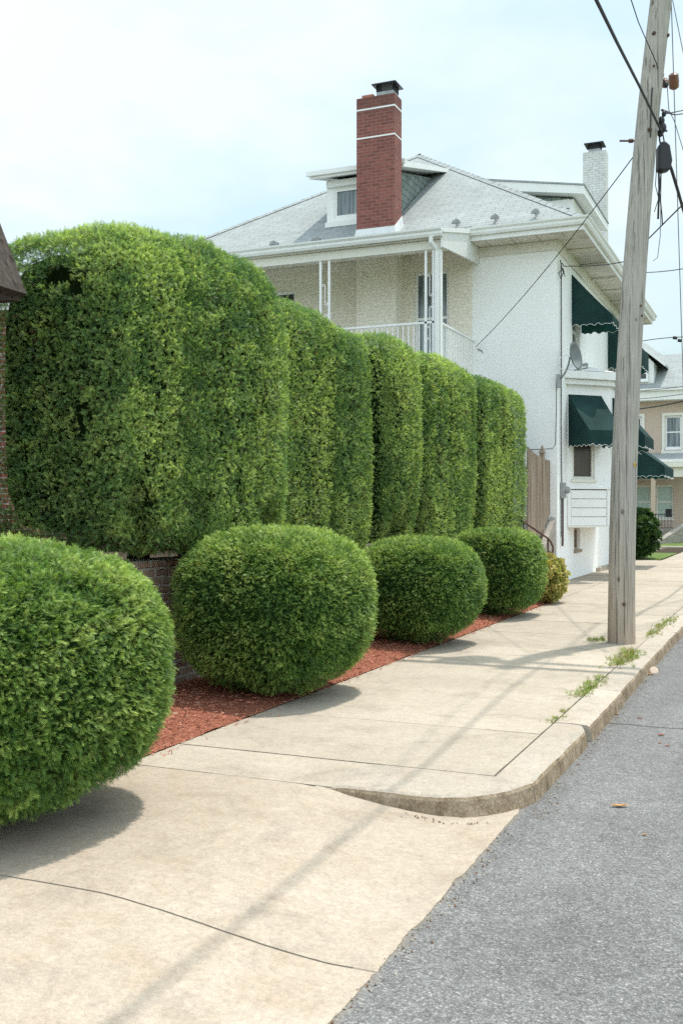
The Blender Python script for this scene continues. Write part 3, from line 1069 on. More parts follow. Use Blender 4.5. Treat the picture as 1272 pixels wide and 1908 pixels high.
def arborvitae(label, y0, y1, x0, x1, z0, z1, dens, size, seed, hole=None, p=4.6, taper=0.16, nbr=0, endkeep=0.45, e=None):
    c = ((x0 + x1) / 2, (y0 + y1) / 2, (z0 + z1) / 2)
    h = ((x1 - x0) / 2, (y1 - y0) / 2, (z1 - z0) / 2)
    t = empty('arborvitae', (c[0], c[1], 1.02), label, 'hedge shrub', 'tall clipped hedge shrubs in a row above the brick wall')
    area = 8 * (h[1] * h[2] + h[0] * h[2] + h[0] * h[1])
    n = int(area * dens)
    pts, nr = sq_points(n, c, h, p, taper, e, 9)
    # drop most of what faces the yard
    u_ = rng.random(n)
    keep = (nr[:, 0] > -0.55) | (u_ < 0.12)
    keep &= (nr[:, 2] > -0.6) | (u_ < 0.5)
    keep &= (np.abs(nr[:, 1]) < 0.9) | (u_ < endkeep)
    pts, nr = pts[keep], nr[keep]
    n = len(pts)
    ridge = nz3(pts, (2.4, 2.4, 0.55), seed)
    clump = nz3(pts, 5.5, seed + 20)
    fine = nz3(pts, 14, seed + 40)
    gapn = nz3(pts, (1.9, 1.9, 1.0), seed + 60)
    disp = 0.034 * ridge + 0.024 * clump + 0.024 * fine - 0.03
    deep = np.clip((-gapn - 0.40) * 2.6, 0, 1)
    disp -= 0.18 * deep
    layer = rng.random(n)
    inn = np.where(layer < 0.35, rng.uniform(0.02, 0.07, n), rng.uniform(-0.012, 0.02, n))
    pts = pts + nr * (disp - inn)[:, None]
    if hole is not None:
        for (hc, hr) in hole:
            d = (pts - np.array(hc)) / np.array(hr)
            k2 = (d ** 2).sum(1) > (1 + 0.5 * clump)
            pts, nr, clump, fine, deep, inn, ridge, gapn = [q[k2] for q in (pts, nr, clump, fine, deep, inn, ridge, gapn)]
        n = len(pts)
    rnd = rng.normal(size=(n, 3))
    axis = norm(nr * 0.36 + np.array([0, 0, 0.26]) + 0.62 * rnd)
    tone = nz3(pts, 0.9, seed + 80)
    base = np.array([0.200, 0.320, 0.098])
    lite = np.array([0.42, 0.53, 0.170])
    dark = np.array([0.095, 0.190, 0.070])
    f = np.clip(0.44 + 0.55 * tone + 0.6 * clump + rng.normal(size=n) * 0.22 + 0.25 * nr[:, 0], 0, 1)[:, None]  # street-facing sprays lighter, sunlit side put into the leaf colour
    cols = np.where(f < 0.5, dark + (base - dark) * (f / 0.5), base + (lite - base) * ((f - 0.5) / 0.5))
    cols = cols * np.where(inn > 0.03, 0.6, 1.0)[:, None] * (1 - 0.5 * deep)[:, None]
    brown = (rng.random(n) < 0.012 + 0.10 * np.clip(gapn - 0.30, 0, 1) * 2)
    cols[brown] = np.array([0.17, 0.115, 0.055]) * rng.uniform(0.6, 1.3, (brown.sum(), 1))
    grey = (rng.random(n) < 0.03 + 0.25 * np.clip(gapn - 0.25, 0, 1))
    cols[grey] = np.array([0.12, 0.15, 0.085]) * rng.uniform(0.7, 1.2, (grey.sum(), 1))
    sc_ = size * rng.uniform(0.65, 1.3, n)
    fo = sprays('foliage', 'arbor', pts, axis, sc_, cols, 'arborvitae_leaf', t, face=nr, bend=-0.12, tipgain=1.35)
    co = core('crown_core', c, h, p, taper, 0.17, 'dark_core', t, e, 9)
    nt_ = max(1, int((y1 - y0) / 0.8))
    for k in range(nt_):
        tr = MB()
        yy_ = y0 + (k + 0.5) * (y1 - y0) / nt_
        tr.tube([(c[0], yy_, 0.98), (c[0] + .02, yy_ + .03, 1.5), (c[0] - .02, yy_, z1 - 0.6)], [0.07, 0.06, 0.03], 8)
        tr.build('trunk', 'bark', t, smooth=True)
    R = random.Random(seed)
    for k in range(nbr):
        tw = MB()
        yy_ = R.uniform(y0 + .1, y1 - .1)
        zz_ = R.uniform(z0 - 0.03, z0 + 0.35)
        d = Vector((R.uniform(0.25, .5), R.uniform(-.4, .4), R.uniform(-.16, .15)))
        a_ = Vector((x1 - 0.60, yy_, zz_))
        tw.tube([a_, a_ + d * .5 + Vector((0, 0, R.uniform(-.05, .05))), a_ + d], [0.013, 0.009, 0.004], 5)
        tw.build('branch', 'bark', t)
    return t


HX0, HX1 = -6.15, -4.62
hole = [((-5.30, 6.55, 3.42), (0.17, 0.34, 0.09)), ((-5.12, 6.55, 3.28), (0.08, .25, .08)), ((-5.05, 6.6, 2.25), (0.05, 0.3, 0.20))]
arborvitae('largest and nearest hedge shrub, ragged end face with a dark hole near its top', 6.55, 9.10, -6.26, -4.57, 1.20, 3.95, 3500, 0.051, 3.1, hole, p=4.2, taper=0.03, nbr=10, endkeep=1.0, e=6)
arborvitae('wide hedge shrub with a rounded shoulder merging into the big ragged one at left', 7.20, 9.44, HX0, -4.40, 1.20, 4.01, 3500, 0.050, 13.7, p=3.9, taper=0.03, nbr=9, e=3.4)
arborvitae('hedge shrub third from the left, lower flat top below the balcony posts', 9.74, 11.36, HX0, -4.82, 0.98, 3.90, 3000, 0.051, 23.2, p=6, taper=.05, e=9)
arborvitae('narrow hedge shrub just left of the deep dark vertical cleft', 10.98, 12.12, HX0, -4.74, 0.95, 3.80, 2900, 0.051, 31.9, p=6, taper=.05, e=7)
arborvitae('hedge shrub just right of the deep dark vertical cleft, small rounded head', 12.48, 13.86, HX0, -4.60, 0.95, 3.95, 2600, 0.053, 42.5, p=5, taper=.22, e=3.4)
arborvitae('wide hedge shrub below the balcony side railing, second from the far end', 13.98, 16.68, HX0, -4.66, 0.95, 3.93, 1800, 0.064, 53.3, p=7, taper=.06, e=7)
arborvitae('farthest hedge shrub with a squared end beside the wooden fence', 16.88, 20.15, HX0, -4.66, 0.95, 3.90, 1500, 0.068, 64.8, p=8, taper=.06, endkeep=1.0, e=9)


def ball(label, x, y, rx, ry, ztop, dens, size, seed, p=2.85, tp=0.13):
    hz = ztop / 2 - 0.01
    c = (x, y, hz + 0.03)
    h = (rx, ry, hz + 0.01)
    t = empty('globe_shrub', (x, y, 0), label, 'globe shrub', 'round clipped shrubs in the mulch bed')
    area = 4 * math.pi * ((rx * ry) ** 1.6 / 3 + 2 * (rx * hz) ** 1.6 / 3) ** (1 / 1.6) * 1.12
    n = int(area * dens)
    pts, nr = sq_points(n, c, h, p, tp)
    kp = ((nr[:, 0] > -0.5) & (nr[:, 2] > -0.75)) | (rng.random(n) < 0.4)
    pts, nr = pts[kp], nr[kp]
    n = len(pts)
    clump = nz3(pts, 4.5, seed)
    fine = nz3(pts, 16, seed + 9)
    dn = nz3(pts, 1.7, seed + 30)
    layer = rng.random(n)
    inn = np.where(layer < 0.35, rng.uniform(0.02, 0.06, n), rng.uniform(-0.012, 0.015, n))
    disp = 0.020 * clump + 0.022 * fine - 0.05 * np.clip(-clump - 0.38, 0, 1) * 2
    low = np.clip((0.25 - pts[:, 2]) / 0.25, 0, 1)
    disp = disp + low * 0.06 * nz3(pts, 6, seed + 50)
    stray = np.where(rng.random(n) < 0.004, rng.uniform(0.01, 0.035, n), 0.0)
    pts = pts + nr * (disp - inn - 0.038 + stray)[:, None]
    rnd = rng.normal(size=(n, 3))
    axis = norm(nr * 0.60 + np.array([0, 0, 0.04]) + 0.58 * rnd * np.array([1, 1, 0.8]))
    base = np.array([0.155, 0.260, 0.050])
    lite = np.array([0.39, 0.48, 0.130])
    dark = np.array([0.060, 0.132, 0.032])
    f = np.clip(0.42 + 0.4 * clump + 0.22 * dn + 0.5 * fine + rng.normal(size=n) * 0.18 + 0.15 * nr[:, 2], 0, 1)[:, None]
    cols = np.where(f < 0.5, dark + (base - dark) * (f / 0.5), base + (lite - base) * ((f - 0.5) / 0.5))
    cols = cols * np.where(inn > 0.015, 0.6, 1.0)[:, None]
    yl = rng.random(n) < 0.0012
    cols[yl] = [0.30, 0.28, 0.05]
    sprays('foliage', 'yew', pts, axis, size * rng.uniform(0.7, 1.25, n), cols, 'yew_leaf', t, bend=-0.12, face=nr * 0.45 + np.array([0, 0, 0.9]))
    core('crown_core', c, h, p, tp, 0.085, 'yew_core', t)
    tr = MB()
    tr.tube([(x, y, -0.02), (x + .02, y, 0.3), (x, y + .02, ztop * .6)], [0.05, 0.045, 0.02], 8)
    tr.build('trunk', 'bark', t, smooth=True)
    return t


ball('largest globe shrub, nearest, cut by the left edge of the picture', -3.80, 4.12, 0.93, 0.95, 1.41, 8800, 0.036, 2.2, 2.6, 0.03)
ball('globe shrub in front of the brick wall gap, second nearest', -4.03, 7.93, 0.83, 0.86, 1.42, 7400, 0.038, 17.3, 2.65)
ball('flattened low globe shrub, third from the left, edge over the sidewalk', -4.02, 11.60, 0.79, 0.83, 1.26, 5600, 0.041, 29.4, 2.5)
ball('farthest globe shrub beside the yellowish bush and handrail', -4.02, 15.2, 0.72, 0.80, 1.30, 3700, 0.049, 38.6, p=3.0)


def bush(name, label, cat, x, y, rx, ry, z0, ztop, n, size, cols3, seed):
    c = (x, y, (z0 + ztop) / 2)
    h = (rx, ry, (ztop - z0) / 2)
    t = empty(name, (x, y, 0), label, cat)
    pts, nr = sq_points(n, c, h, 2.2, 0.05)
    clump = nz3(pts, 3.2 / max(rx, .3), seed)
    pts = pts + nr * (0.22 * rx * clump - rng.uniform(0, 0.35, n) ** 1.5 * rx)[:, None]
    axis = norm(nr * 0.6 + np.array([0, 0, 0.5]) + 0.6 * rng.normal(size=(n, 3)))
    f = np.clip(0.5 + 0.8 * clump + rng.normal(size=n) * 0.28, 0, 1)[:, None]
    a, b, d = [np.array(q) for q in cols3]
    cols = np.where(f < 0.5, a + (b - a) * (f / 0.5), b + (d - b) * ((f - 0.5) / 0.5))
    sprays('foliage', 'broad', pts, axis, size * rng.uniform(0.7, 1.3, n), cols, 'broad_leaf', t, bend=0.1, tipgain=1.25)
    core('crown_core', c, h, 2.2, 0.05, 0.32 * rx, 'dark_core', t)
    tr = MB()
    R = random.Random(int(seed))
    for k in range(9):
        a_ = R.uniform(0, 6.28)
        tr.tube([(x + .03 * math.cos(a_), y + .03 * math.sin(a_), -0.02), (x + rx * .45 * math.cos(a_), y + ry * .45 * math.sin(a_), (z0 + ztop) * .45), (x + rx * .8 * math.cos(a_), y + ry * .8 * math.sin(a_), ztop * .85)], [0.012, 0.009, 0.004], 5)
    tr.build('stem', 'bark', t)
    return t


bush('bush', 'small yellowish green bush with reddish tips at the foot of the white house', 'bush', -3.82, 17.6, 0.36, 0.46, 0.02, 0.80, 2600, 0.075,
     ((0.17, 0.20, 0.05), (0.46, 0.45, 0.13), (0.62, 0.50, 0.20)), 5.0)
bush('bush', 'dark green rounded bush on the grass beyond the utility pole', 'bush', -4.80, 35.4, 0.86, 0.9, 0.02, 1.62, 3200, 0.17,
     ((0.012, 0.03, 0.01), (0.035, 0.085, 0.022), (0.09, 0.16, 0.04)), 15.0)


# ------------------------------------------------------------------ the white house
HX, HY = -4.6, 22.5          # street corner of the house
HXL, HYB = -14.5, 33.0
house = empty('house', (HX, HY, 0), 'white painted brick house with hipped grey roof, balcony and green awnings', 'house')

Ff = frame((HX, HY, 0), (0, 1, 0), (1, 0, 0))          # front, u runs away from the camera
Fs = frame((HX, HY, 0), (-1, 0, 0), (0, -1, 0))        # side wall facing the camera, u runs left
Wd, Ln = HYB - HY, HX - HXL
h_f = [(1.72, 2.62, 4.95, 6.72), (7.0, 8.1, 4.95, 6.72), (1.93, 2.68, 0.66, 1.17), (7.1, 8.3, 0.35, 2.6)]
h_s = [(2.45, 3.28, 4.9, 7.05), (6.3, 7.1, 5.1, 6.9)]
m = MB()
wall_panel(m, Ff, Wd, 7.46, h_f)
wall_panel(m, frame((HXL, HY, 0), (0, 1, 0), (-1, 0, 0)), Wd, 7.46, [])
wall_panel(m, frame((HX, HYB, 0), (-1, 0, 0), (0, 1, 0)), Ln, 7.46, [])
# side wall: street part painted white
wall_panel(m, Fs, 1.90, 7.46, [])
m.build('wall', 'white_brick', house)
m = MB()
o_, U_, V_, N_ = Fs
F2 = (o_ + U_ * 1.9, U_, V_, N_)
hs2 = [(a - 1.9, b - 1.9, c_, d_) for a, b, c_, d_ in h_s]
wall_panel(m, F2, Ln - 1.9, 7.56, hs2)
pw = m.build('porch_wall', 'cream_brick', house)
m = MB()
m.box(-9.10, 22.0, 0.9, -8.14, 22.497, 7.75)
m.build('chimney_breast', 'cream_brick', house)

window(Ff, h_f[0], house, glass='glass', label='upper front window half hidden by an awning')
window(Ff, h_f[1], house, glass='glass')
window(Ff, h_f[2], house, fw=0.05, trim='fence_wood', glass='glass_brown', sash=False, label='small basement window beneath the bay')
window(Fs, h_s[0], house, glass='glass_curtain', label='tall balcony window behind the scrolled post')
window(Fs, h_s[1], house, glass='glass')
# front door
m = MB()
m.obox(Ff, 7.12, 8.28, 0.36, 2.58, -0.12, -0.06)
d_ = m.build('door', 'iron_brown', house)
m = MB()
m.sphere((HX - 0.03, HY + 7.25, 1.4), 0.035)
m.build('handle', 'grey_metal', d_)

# fascia boards, frieze, soffit
OV = 0.7
EX0, EX1, EY0, EY1 = HXL - OV, HX + OV, HY - OV, HYB + OV
ZE = 7.69
m = MB()
m.quad((HX - 0.02, HY - 0.0, 7.455), (EX1 - .02, EY0 + .02, 7.45), (EX1 - .02, EY1 - .02, 7.45), (HX - .02, HYB, 7.455))
m.build('soffit', 'soffit_front', house)
m = MB()
m.quad((EX1 - .02, EY0 + .02, 7.449), (HX - 0.02, HY, 7.454), (-6.36, HY, 7.454), (-6.36, EY0 + .02, 7.449))
m.build('soffit', 'soffit_side', house)
m = MB()
m.box(HX + 0.004, HY - 0.03, 7.20, HX + 0.045, HYB, 7.447)
m.box(-6.34, HY - 0.045, 7.24, HX + 0.002, HY - 0.004, 7.446)
for yv in np.arange(HY + 0.9, HYB, 1.55):
    m.box(HX + 0.05, yv, 7.385, EX1 - 0.06, yv + 0.06, 7.444)
m.build('frieze_board', 'cream_trim', house)
# roof: pyramid hip
PK = Vector((-9.55, 27.75, 11.62))
cs = [Vector((EX0, EY0, ZE)), Vector((EX1, EY0, ZE)), Vector((EX1, EY1, ZE)), Vector((EX0, EY1, ZE))]
m = MB()
for i in range(4):
    m.poly([cs[i], cs[(i + 1) % 4], PK])
roof = m.build('roof', 'shingle', house)
m = MB()
for c_ in cs:
    n = 30
    for i in range(n):
        a_ = c_.lerp(PK, i / n)
        b_ = c_.lerp(PK, (i + 1.12) / n)
        d2 = Vector((c_.x - PK.x, c_.y - PK.y, 0)).normalized()
        sd_ = Vector((-d2.y, d2.x, 0)) * 0.12
        up = Vector((0, 0, 0.035))
        dn = Vector((0, 0, -0.035))
        m.quad(a_ + up * 1.3, a_ + sd_ + dn, b_ + sd_ + dn, b_ + up)
        m.quad(a_ - sd_ + dn, a_ + up * 1.3, b_ + up, b_ - sd_ + dn)
m.build('hip_cap', 'shingle', roof)


def gutter(pts, parent, name='gutter'):
    """K-style gutter swept along a horizontal polyline; pts (x,y,z, outward)"""
    m = MB()
    prof = [(0.0, -0.16), (0.06, -0.16), (0.085, -0.11), (0.085, -0.07), (0.12, -0.03), (0.125, 0.0), (0.11, 0.004), (0.10, -0.03), (0.0, -0.03)]
    n = len(prof)
    vs, fs = [], []
    for (x, y, z, nx_, ny_) in pts:
        for a, b in prof:
            vs.append((x + nx_ * a, y + ny_ * a, z + b))
    for i in range(len(pts) - 1):
        for k in range(n):
            fs.append((i * n + k, i * n + (k + 1) % n, (i + 1) * n + (k + 1) % n, (i + 1) * n + k))
    fs.append(tuple(range(n)))
    fs.append(tuple((len(pts) - 1) * n + k for k in range(n)))
    m.add(vs, fs)
    return m.build(name, 'trim_white', parent)


m = MB()
m.box(EX1 - 0.025, EY0, 7.44, EX1 - 0.003, EY1, ZE - 0.012)
m.box(-6.36, EY0 + 0.003, 7.44, EX1 - 0.026, EY0 + 0.025, ZE - 0.012)
m.box(EX0, EY0 + 0.003, 7.44, EX0 + .02, EY1, ZE - 0.012)
m.box(EX0 + .02, EY1 - 0.025, 7.44, EX1 - 0.03, EY1 - 0.003, ZE - 0.012)
m.build('fascia', 'trim_white', house)
gutter([(-6.38, EY0, ZE + .015, 0, -1), (EX1, EY0, ZE + .015, 1, -1), (EX1, EY1, ZE + .015, 1, 1)], house)
# snow guards, small cast rosettes near the eaves
for (x, yv) in ((-4.97, 22.05), (-5.85, 22.02), (-6.72, 22.0), (-10.1, 21.95), (-11.2, 21.95)):
    m = MB()
    z = ZE + 0.68 * (yv - EY0)
    m.box(x - 0.012, yv - .02, z, x + 0.012, yv + .25, z + 0.20)
    for k in range(5):
        a_ = math.pi * (0.1 + 0.2 * k)
        m.tube([(x, yv - .03, z + 0.10), (x + 0.10 * math.cos(a_), yv - 0.03, z + 0.08 + 0.10 * math.sin(a_))], [0.022, 0.030], 6)
    m.build('snow_guard', 'grey_metal', house)

# porch over the side: floor, posts, railing, roof
PX0, PX1 = -15.1, -6.36
PY = 19.95
ZP0, ZP1 = 7.20, 7.78
m = MB()
m.hexa([(PX0, PY - .14, ZP0 - .05), (PX1, PY - .14, ZP0 - .05), (PX1, EY0 + .25, ZP1 - .05), (PX0, EY0 + .25, ZP1 - .05), (PX0, PY - .14, ZP0), (PX1, PY - .14, ZP0), (PX1, EY0 + .25, ZP1 + .06), (PX0, EY0 + .25, ZP1 + .06)])
m.build('porch_roof', 'shingle', house)
m = MB()
m.quad((PX0, PY + .16, 6.90), (PX0, 22.49, 7.45), (PX1 - .05, 22.49, 7.45), (PX1 - .05, PY + .16, 6.90))
m.build('porch_ceiling', 'porch_ceiling', house)
m = MB()
m.box(PX0, PY - .02, 6.86, PX1 - 0.03, PY + 0.16, 7.04)
m.box(PX0, PY - .10, 7.045, PX1 - 0.03, PY + 0.12, 7.14)
m.build('porch_beam', 'cream_trim', house)
gutter([(PX0, PY - .12, ZP0 + .03, 0, -1), (PX1 + .02, PY - .12, ZP0 + .03, 0, -1)], house)
m = MB()
m.add([(PX1 + dx, y_, z_) for dx in (-.03, .02) for y_, z_ in ((PY - .1, 6.86), (22.49, 7.10), (22.49, 7.44), (21.77, 7.44), (21.77, 7.67), (PY - .1, ZP0 - .052))],
      [(0, 1, 2, 3, 4, 5), (11, 10, 9, 8, 7, 6)] + [(k, (k + 1) % 6 + 0, (k + 1) % 6 + 6, k + 6) for k in range(6)])
m.build('porch_end_panel', 'ribbed_panel', house)
m = MB()
m.hexa([(PX1 - .05, PY - .16, ZP0 - .055), (PX1 + .05, PY - .16, ZP0 - .055), (PX1 + .05, 21.78, ZP1 - .18), (PX1 - .05, 21.78, ZP1 - .18), (PX1 - .05, PY - .16, ZP0 + .02), (PX1 + .05, PY - .16, ZP0 + .02), (PX1 + .05, 21.78, ZP1 - .07), (PX1 - .05, 21.78, ZP1 - .07)])
m.build('porch_verge', 'trim_white', house)
# floor
m = MB()
m.box(PX0, PY - .05, 4.28, PX1 + .05, 22.495, 4.45)
m.build('balcony_floor', 'trim_white', house)
# thick corner post with downspout elbow
m = MB()
m.box(-6.53, PY - .02, 4.45, -6.41, PY + .10, 6.855)
m.build('post', 'white_paint', house, bevel=0.006)
m = MB()
m.tube([(-6.56, PY - .2, 7.06), (-6.56, PY - .2, 6.96), (-6.5, PY - .12, 6.86), (-6.48, PY - .075, 6.78), (-6.48, PY - .075, 1.1)], 0.045, 8)
m.build('downspout', 'trim_white', house)


def scroll_post(x0, x1, zb, zt):
    m = MB()
    for x in (x0, x1):
        m.box(x - .022, PY + .0, zb, x + .022, PY + .045, zt)
    p_ = m.build('scroll_post', 'white_paint', house)
    m = MB()
    w_ = x1 - x0
    z = zb + .1
    flip = 1
    while z < zt - 0.5:
        pts = []
        H = 0.62
        for k in range(41):
            t = k / 40
            # S curve with spiral ends
            if t < 0.3:
                a_ = (0.3 - t) / 0.3 * 4.6
                r_ = w_ * 0.20 * (1 - 0.7 * (0.3 - t) / 0.3)
                pts.append((flip * (w_ * 0.18 - r_ * math.cos(a_)), z + 0.12 - r_ * math.sin(a_)))
            elif t > 0.7:
                a_ = (t - 0.7) / 0.3 * 4.6
                r_ = w_ * 0.20 * (1 - 0.7 * (t - 0.7) / 0.3)
                pts.append((flip * (-w_ * 0.18 + r_ * math.cos(a_)), z + H - 0.12 + r_ * math.sin(a_)))
            else:
                f = (t - 0.3) / 0.4
                pts.append((flip * (-w_ * 0.02 + w_ * 0.04 * f), z + 0.12 + (H - 0.24) * f))
        xm = (x0 + x1) / 2
        m.tube([(xm + a, PY + .022, b) for a, b in pts], 0.009, 5)
        z += H + .02
        flip = -flip
    m.build('scrollwork', 'white_paint', p_)


scroll_post(-9.08, -8.88, 4.45, 6.87)
scroll_post(-6.74, -6.58, 4.45, 6.87)
scroll_post(-12.2, -12.0, 4.45, 6.87)
# railing: front and street side
m = MB()
m.box(PX0, PY + .0, 5.37, -6.535, PY + .05, 5.41)
m.box(PX0, PY + .008, 4.55, -6.535, PY + .042, 4.58)
for x in np.arange(PX0 + .05, -6.6, 0.115):
    m.box(x - .009, PY + .016, 4.582, x + .009, PY + .034, 5.368)
m.build('railing', 'white_paint', house)
m = MB()
m.box(-6.50, PY + .11, 5.37, -6.45, 22.49, 5.41)
m.box(-6.492, PY + .11, 4.55, -6.458, 22.49, 4.58)
for yv in np.arange(PY + .2, 22.45, 0.115):
    m.box(-6.484, yv - .009, 4.582, -6.466, yv + .009, 5.368)
m.build('railing', 'white_paint', house)
for x in (-6.47, -9.0, -12.1, -15.0):
    m = MB()
    m.box(x - .1, PY + .02, 1.0, x + .1, PY + .22, 4.275)
    m.build('lower_post', 'white_paint', house)

# red chimney
ch = MB()
CX0, CX1, CY0, CY1 = -9.09, -8.16, 21.98, 22.44
ch.box(CX0, CY0, 7.8, CX1, CY1, 11.03)
chim = ch.build('chimney', 'chimney_brick', house)
for z in (10.09, 10.74):
    m = MB()
    m.box(CX0 - .004, CY0 - .004, z, CX1 + .004, CY1 + .004, z + 0.035)
    m.build('mortar_band', 'white_paint', chim)
m = MB()
m.hexa([(CX0 - .05, CY0 - .06, 7.76), (CX1 + .05, CY0 - .06, 7.76), (CX1 + .05, CY1 + .05, 8.05), (CX0 - .05, CY1 + .05, 8.05),
        (CX0 - .012, CY0 - .012, 8.02), (CX1 + .012, CY0 - .012, 8.02), (CX1 + .012, CY1 + .012, 8.36), (CX0 - .012, CY1 + .012, 8.36)])
m.build('flashing', 'flashing', chim)
m = MB()
m.box(-8.99, 22.06, 11.03, -8.72, 22.36, 11.12)
m.build('flue_tile', 'clay', chim)


def chimney_cap(x0, x1, y0, y1, z, parent, hood=0.09):
    m = MB()
    m.box(x0, y0, z, x1, y1, z + 0.10)
    m.build('flue_collar', 'grey_metal', parent)
    m = MB()
    for k in range(9):
        t = k / 8
        for (a, b) in (((x0, y0), (x1, y0)), ((x1, y0), (x1, y1)), ((x1, y1), (x0, y1)), ((x0, y1), (x0, y0))):
            px, py = a[0] + (b[0] - a[0]) * t, a[1] + (b[1] - a[1]) * t
            m.box(px - .007, py - .007, z + .10, px + .007, py + .007, z + .25)
    m.build('spark_mesh', 'black_metal', parent)
    m = MB()
    xm, ym = (x0 + x1) / 2, (y0 + y1) / 2
    a = [(x0 - hood, y0 - hood, z + .245), (x1 + hood, y0 - hood, z + .245), (x1 + hood, y1 + hood, z + .245), (x0 - hood, y1 + hood, z + .245)]
    b = [(p_[0], p_[1], z + .27) for p_ in a]
    m.hexa(a + b)
    m.add(b + [(xm, ym, z + .34)], [(0, 1, 4), (1, 2, 4), (2, 3, 4), (3, 0, 4)])
    m.build('chimney_hood', 'black_metal', parent)


chimney_cap(-8.62, -8.22, 22.04, 22.38, 11.032, chim)

# white chimney on the far side
m = MB()
m.box(-5.86, 32.55, 6.5, -5.16, 33.02, 12.72)
wc = m.build('chimney', 'white_chimney', house)
wc['label'] = 'white painted chimney behind the far eave'
chimney_cap(-5.70, -5.35, 32.62, 32.95, 12.722, wc, 0.12)

# north dormer
DX0, DX1, DY = -10.28, -8.48, 22.98
Fd = frame((DX1, DY, 0), (-1, 0, 0), (0, -1, 0))
hd = [(0.28, 1.60, 8.66, 9.36)]
m = MB()
o_, U_, V_, N_ = Fd
wall_panel(m, (o_ + V_ * 8.42, U_, V_, N_), DX1 - DX0, 1.16, [(a, b, c_ - 8.42, d2 - 8.42) for a, b, c_, d2 in hd], 0.10)
dorm = m.build('dormer', 'white_paint', house)
for x, s_ in ((DX0, -1), (DX1, 1)):
    m = MB()
    q = [(x, DY, 8.49), (x, 26.2, 10.6), (x, 26.2, 10.35), (x, DY, 9.6)]
    m.poly(q if s_ < 0 else q[::-1])
    m.build('dormer_cheek', 'slate_cheek', dorm)
m = MB()
za, zb = 9.56, 10.52
yb = 26.3
m.hexa([(DX0 - .30, DY - .36, za), (DX1 + .30, DY - .36, za), (DX1 + .30, yb, zb), (DX0 - .30, yb, zb),
        (DX0 - .30, DY - .36, za + .14), (DX1 + .30, DY - .36, za + .14), (DX1 + .30, yb, zb + .10), (DX0 - .30, yb, zb + .10)])
m.box(DX0 - .36, DY - .43, za + .06, DX1 + .36, DY - .365, za + .165)
m.build('dormer_roof', 'trim_white', dorm)
m = MB()
m.box(DX0 + .02, DY - .09, 9.40, DX1 - .02, DY - .004, 9.555)
m.box(DX0 - .02, DY - .07, 8.44, DX1 + .02, DY - .004, 8.56)
m.build('dormer_trim', 'trim_white', dorm)
window(Fd, hd[0], house, depth=0.08, fw=0.06, glass='glass_curtain', sash=False, sill=False, mull=1, label='dormer window beside the red chimney')

# street-side dormer
m = MB()
SX, SY0, SY1 = -4.95, 26.2, 29.3
q0 = lambda x: ZE + 0.68 * (EX1 - x)
m.quad((SX, SY0, 8.40), (SX, SY1, 8.40), (SX, SY1, 9.42), (SX, SY0, 9.42))
d2_ = m.build('dormer', 'white_paint', house)
for yv in (SY0, SY1):
    m = MB()
    q = [(SX, yv, 8.38), (SX, yv, 9.42), (-7.0, yv, 9.78), (-7.0, yv, 9.7)]
    m.poly(q if yv == SY0 else q[::-1])
    m.build('dormer_cheek', 'slate_cheek', d2_)
m = MB()
m.box(SX - .10, SY0 - .03, 8.44, SX + .012, SY0 - .002, 9.40)
m.box(SX - .10, SY0 - .026, 9.20, SX - 1.4, SY0 - .002, 9.42)
m.build('dormer_trim', 'trim_white', d2_)
m = MB()
m.hexa([(SX + .32, SY0 - .32, 9.42), (SX + .32, SY1 + .32, 9.42), (-7.4, SY1 + .32, 9.86), (-7.4, SY0 - .32, 9.86),
        (SX + .32, SY0 - .32, 9.62), (SX + .32, SY1 + .32, 9.62), (-7.4, SY1 + .32, 10.10), (-7.4, SY0 - .32, 10.10)])
m.build('dormer_roof', 'trim_white', d2_)
m = MB()
m.hexa([(SX + .34, SY0 - .34, 9.622), (SX + .34, SY1 + .34, 9.622), (-7.4, SY1 + .34, 10.102), (-7.4, SY0 - .34, 10.102),
        (SX + .34, SY0 - .34, 9.66), (SX + .34, SY1 + .34, 9.66), (-7.4, SY1 + .34, 10.15), (-7.4, SY0 - .34, 10.15)])
m.build('dormer_roofing', 'shingle', d2_)

# bay window
B = [(-4.6, 23.6), (-3.76, 24.44), (-3.76, 26.6), (-4.6, 27.44)]
bay_faces = []
m = MB()
zb0, zb1 = 1.22, 4.56
for i in range(3):
    a, b = Vector((*B[i], 0)), Vector((*B[i + 1], 0))
    L = (b - a).length
    U_ = (b - a).normalized()
    N_ = Vector((U_.y, -U_.x, 0))
    F = (a, U_, Vector((0, 0, 1)), N_)
    h = (0.14, 0.74, 2.30, 4.05) if i != 1 else (0.35, L - 0.35, 2.30, 4.05)
    bay_faces.append((F, L, h))
    wall_panel(m, (a + Vector((0, 0, 2.08)), U_, Vector((0, 0, 1)), N_), L, zb1 - 2.08, [(h[0], h[1], h[2] - 2.08, h[3] - 2.08)], 0.10)
bay = m.build('bay', 'white_paint', house)
m = MB()
for i, (F, L, h) in enumerate(bay_faces):
    for k in range(4):
        z = 1.24 + k * 0.205
        m.obox(F, 0.10 if i == 0 else 0.004, L - 0.13 if i == 0 else L - .004, z, z + 0.195, -0.05, 0.020)
    m.obox(F, 0.0, 0.09, 1.24, 2.07, -0.05, 0.030)
    m.obox(F, L - 0.12, L, 1.24, 2.07, -0.05, 0.030)
    m.obox(F, -0.01, L + 0.01, 2.072, 2.135, -0.04, 0.055)
m.build('bay_siding', 'siding', bay, bevel=0.006)
m = MB()
m.poly([(x, y, 1.225) for x, y in reversed(B)])
for i, (F, L, h) in enumerate(bay_faces):
    m.obox(F, -0.02, L + 0.02, 1.20, 1.238, -0.05, 0.035)
m.build('bay_base', 'cream_trim', bay)
m = MB()
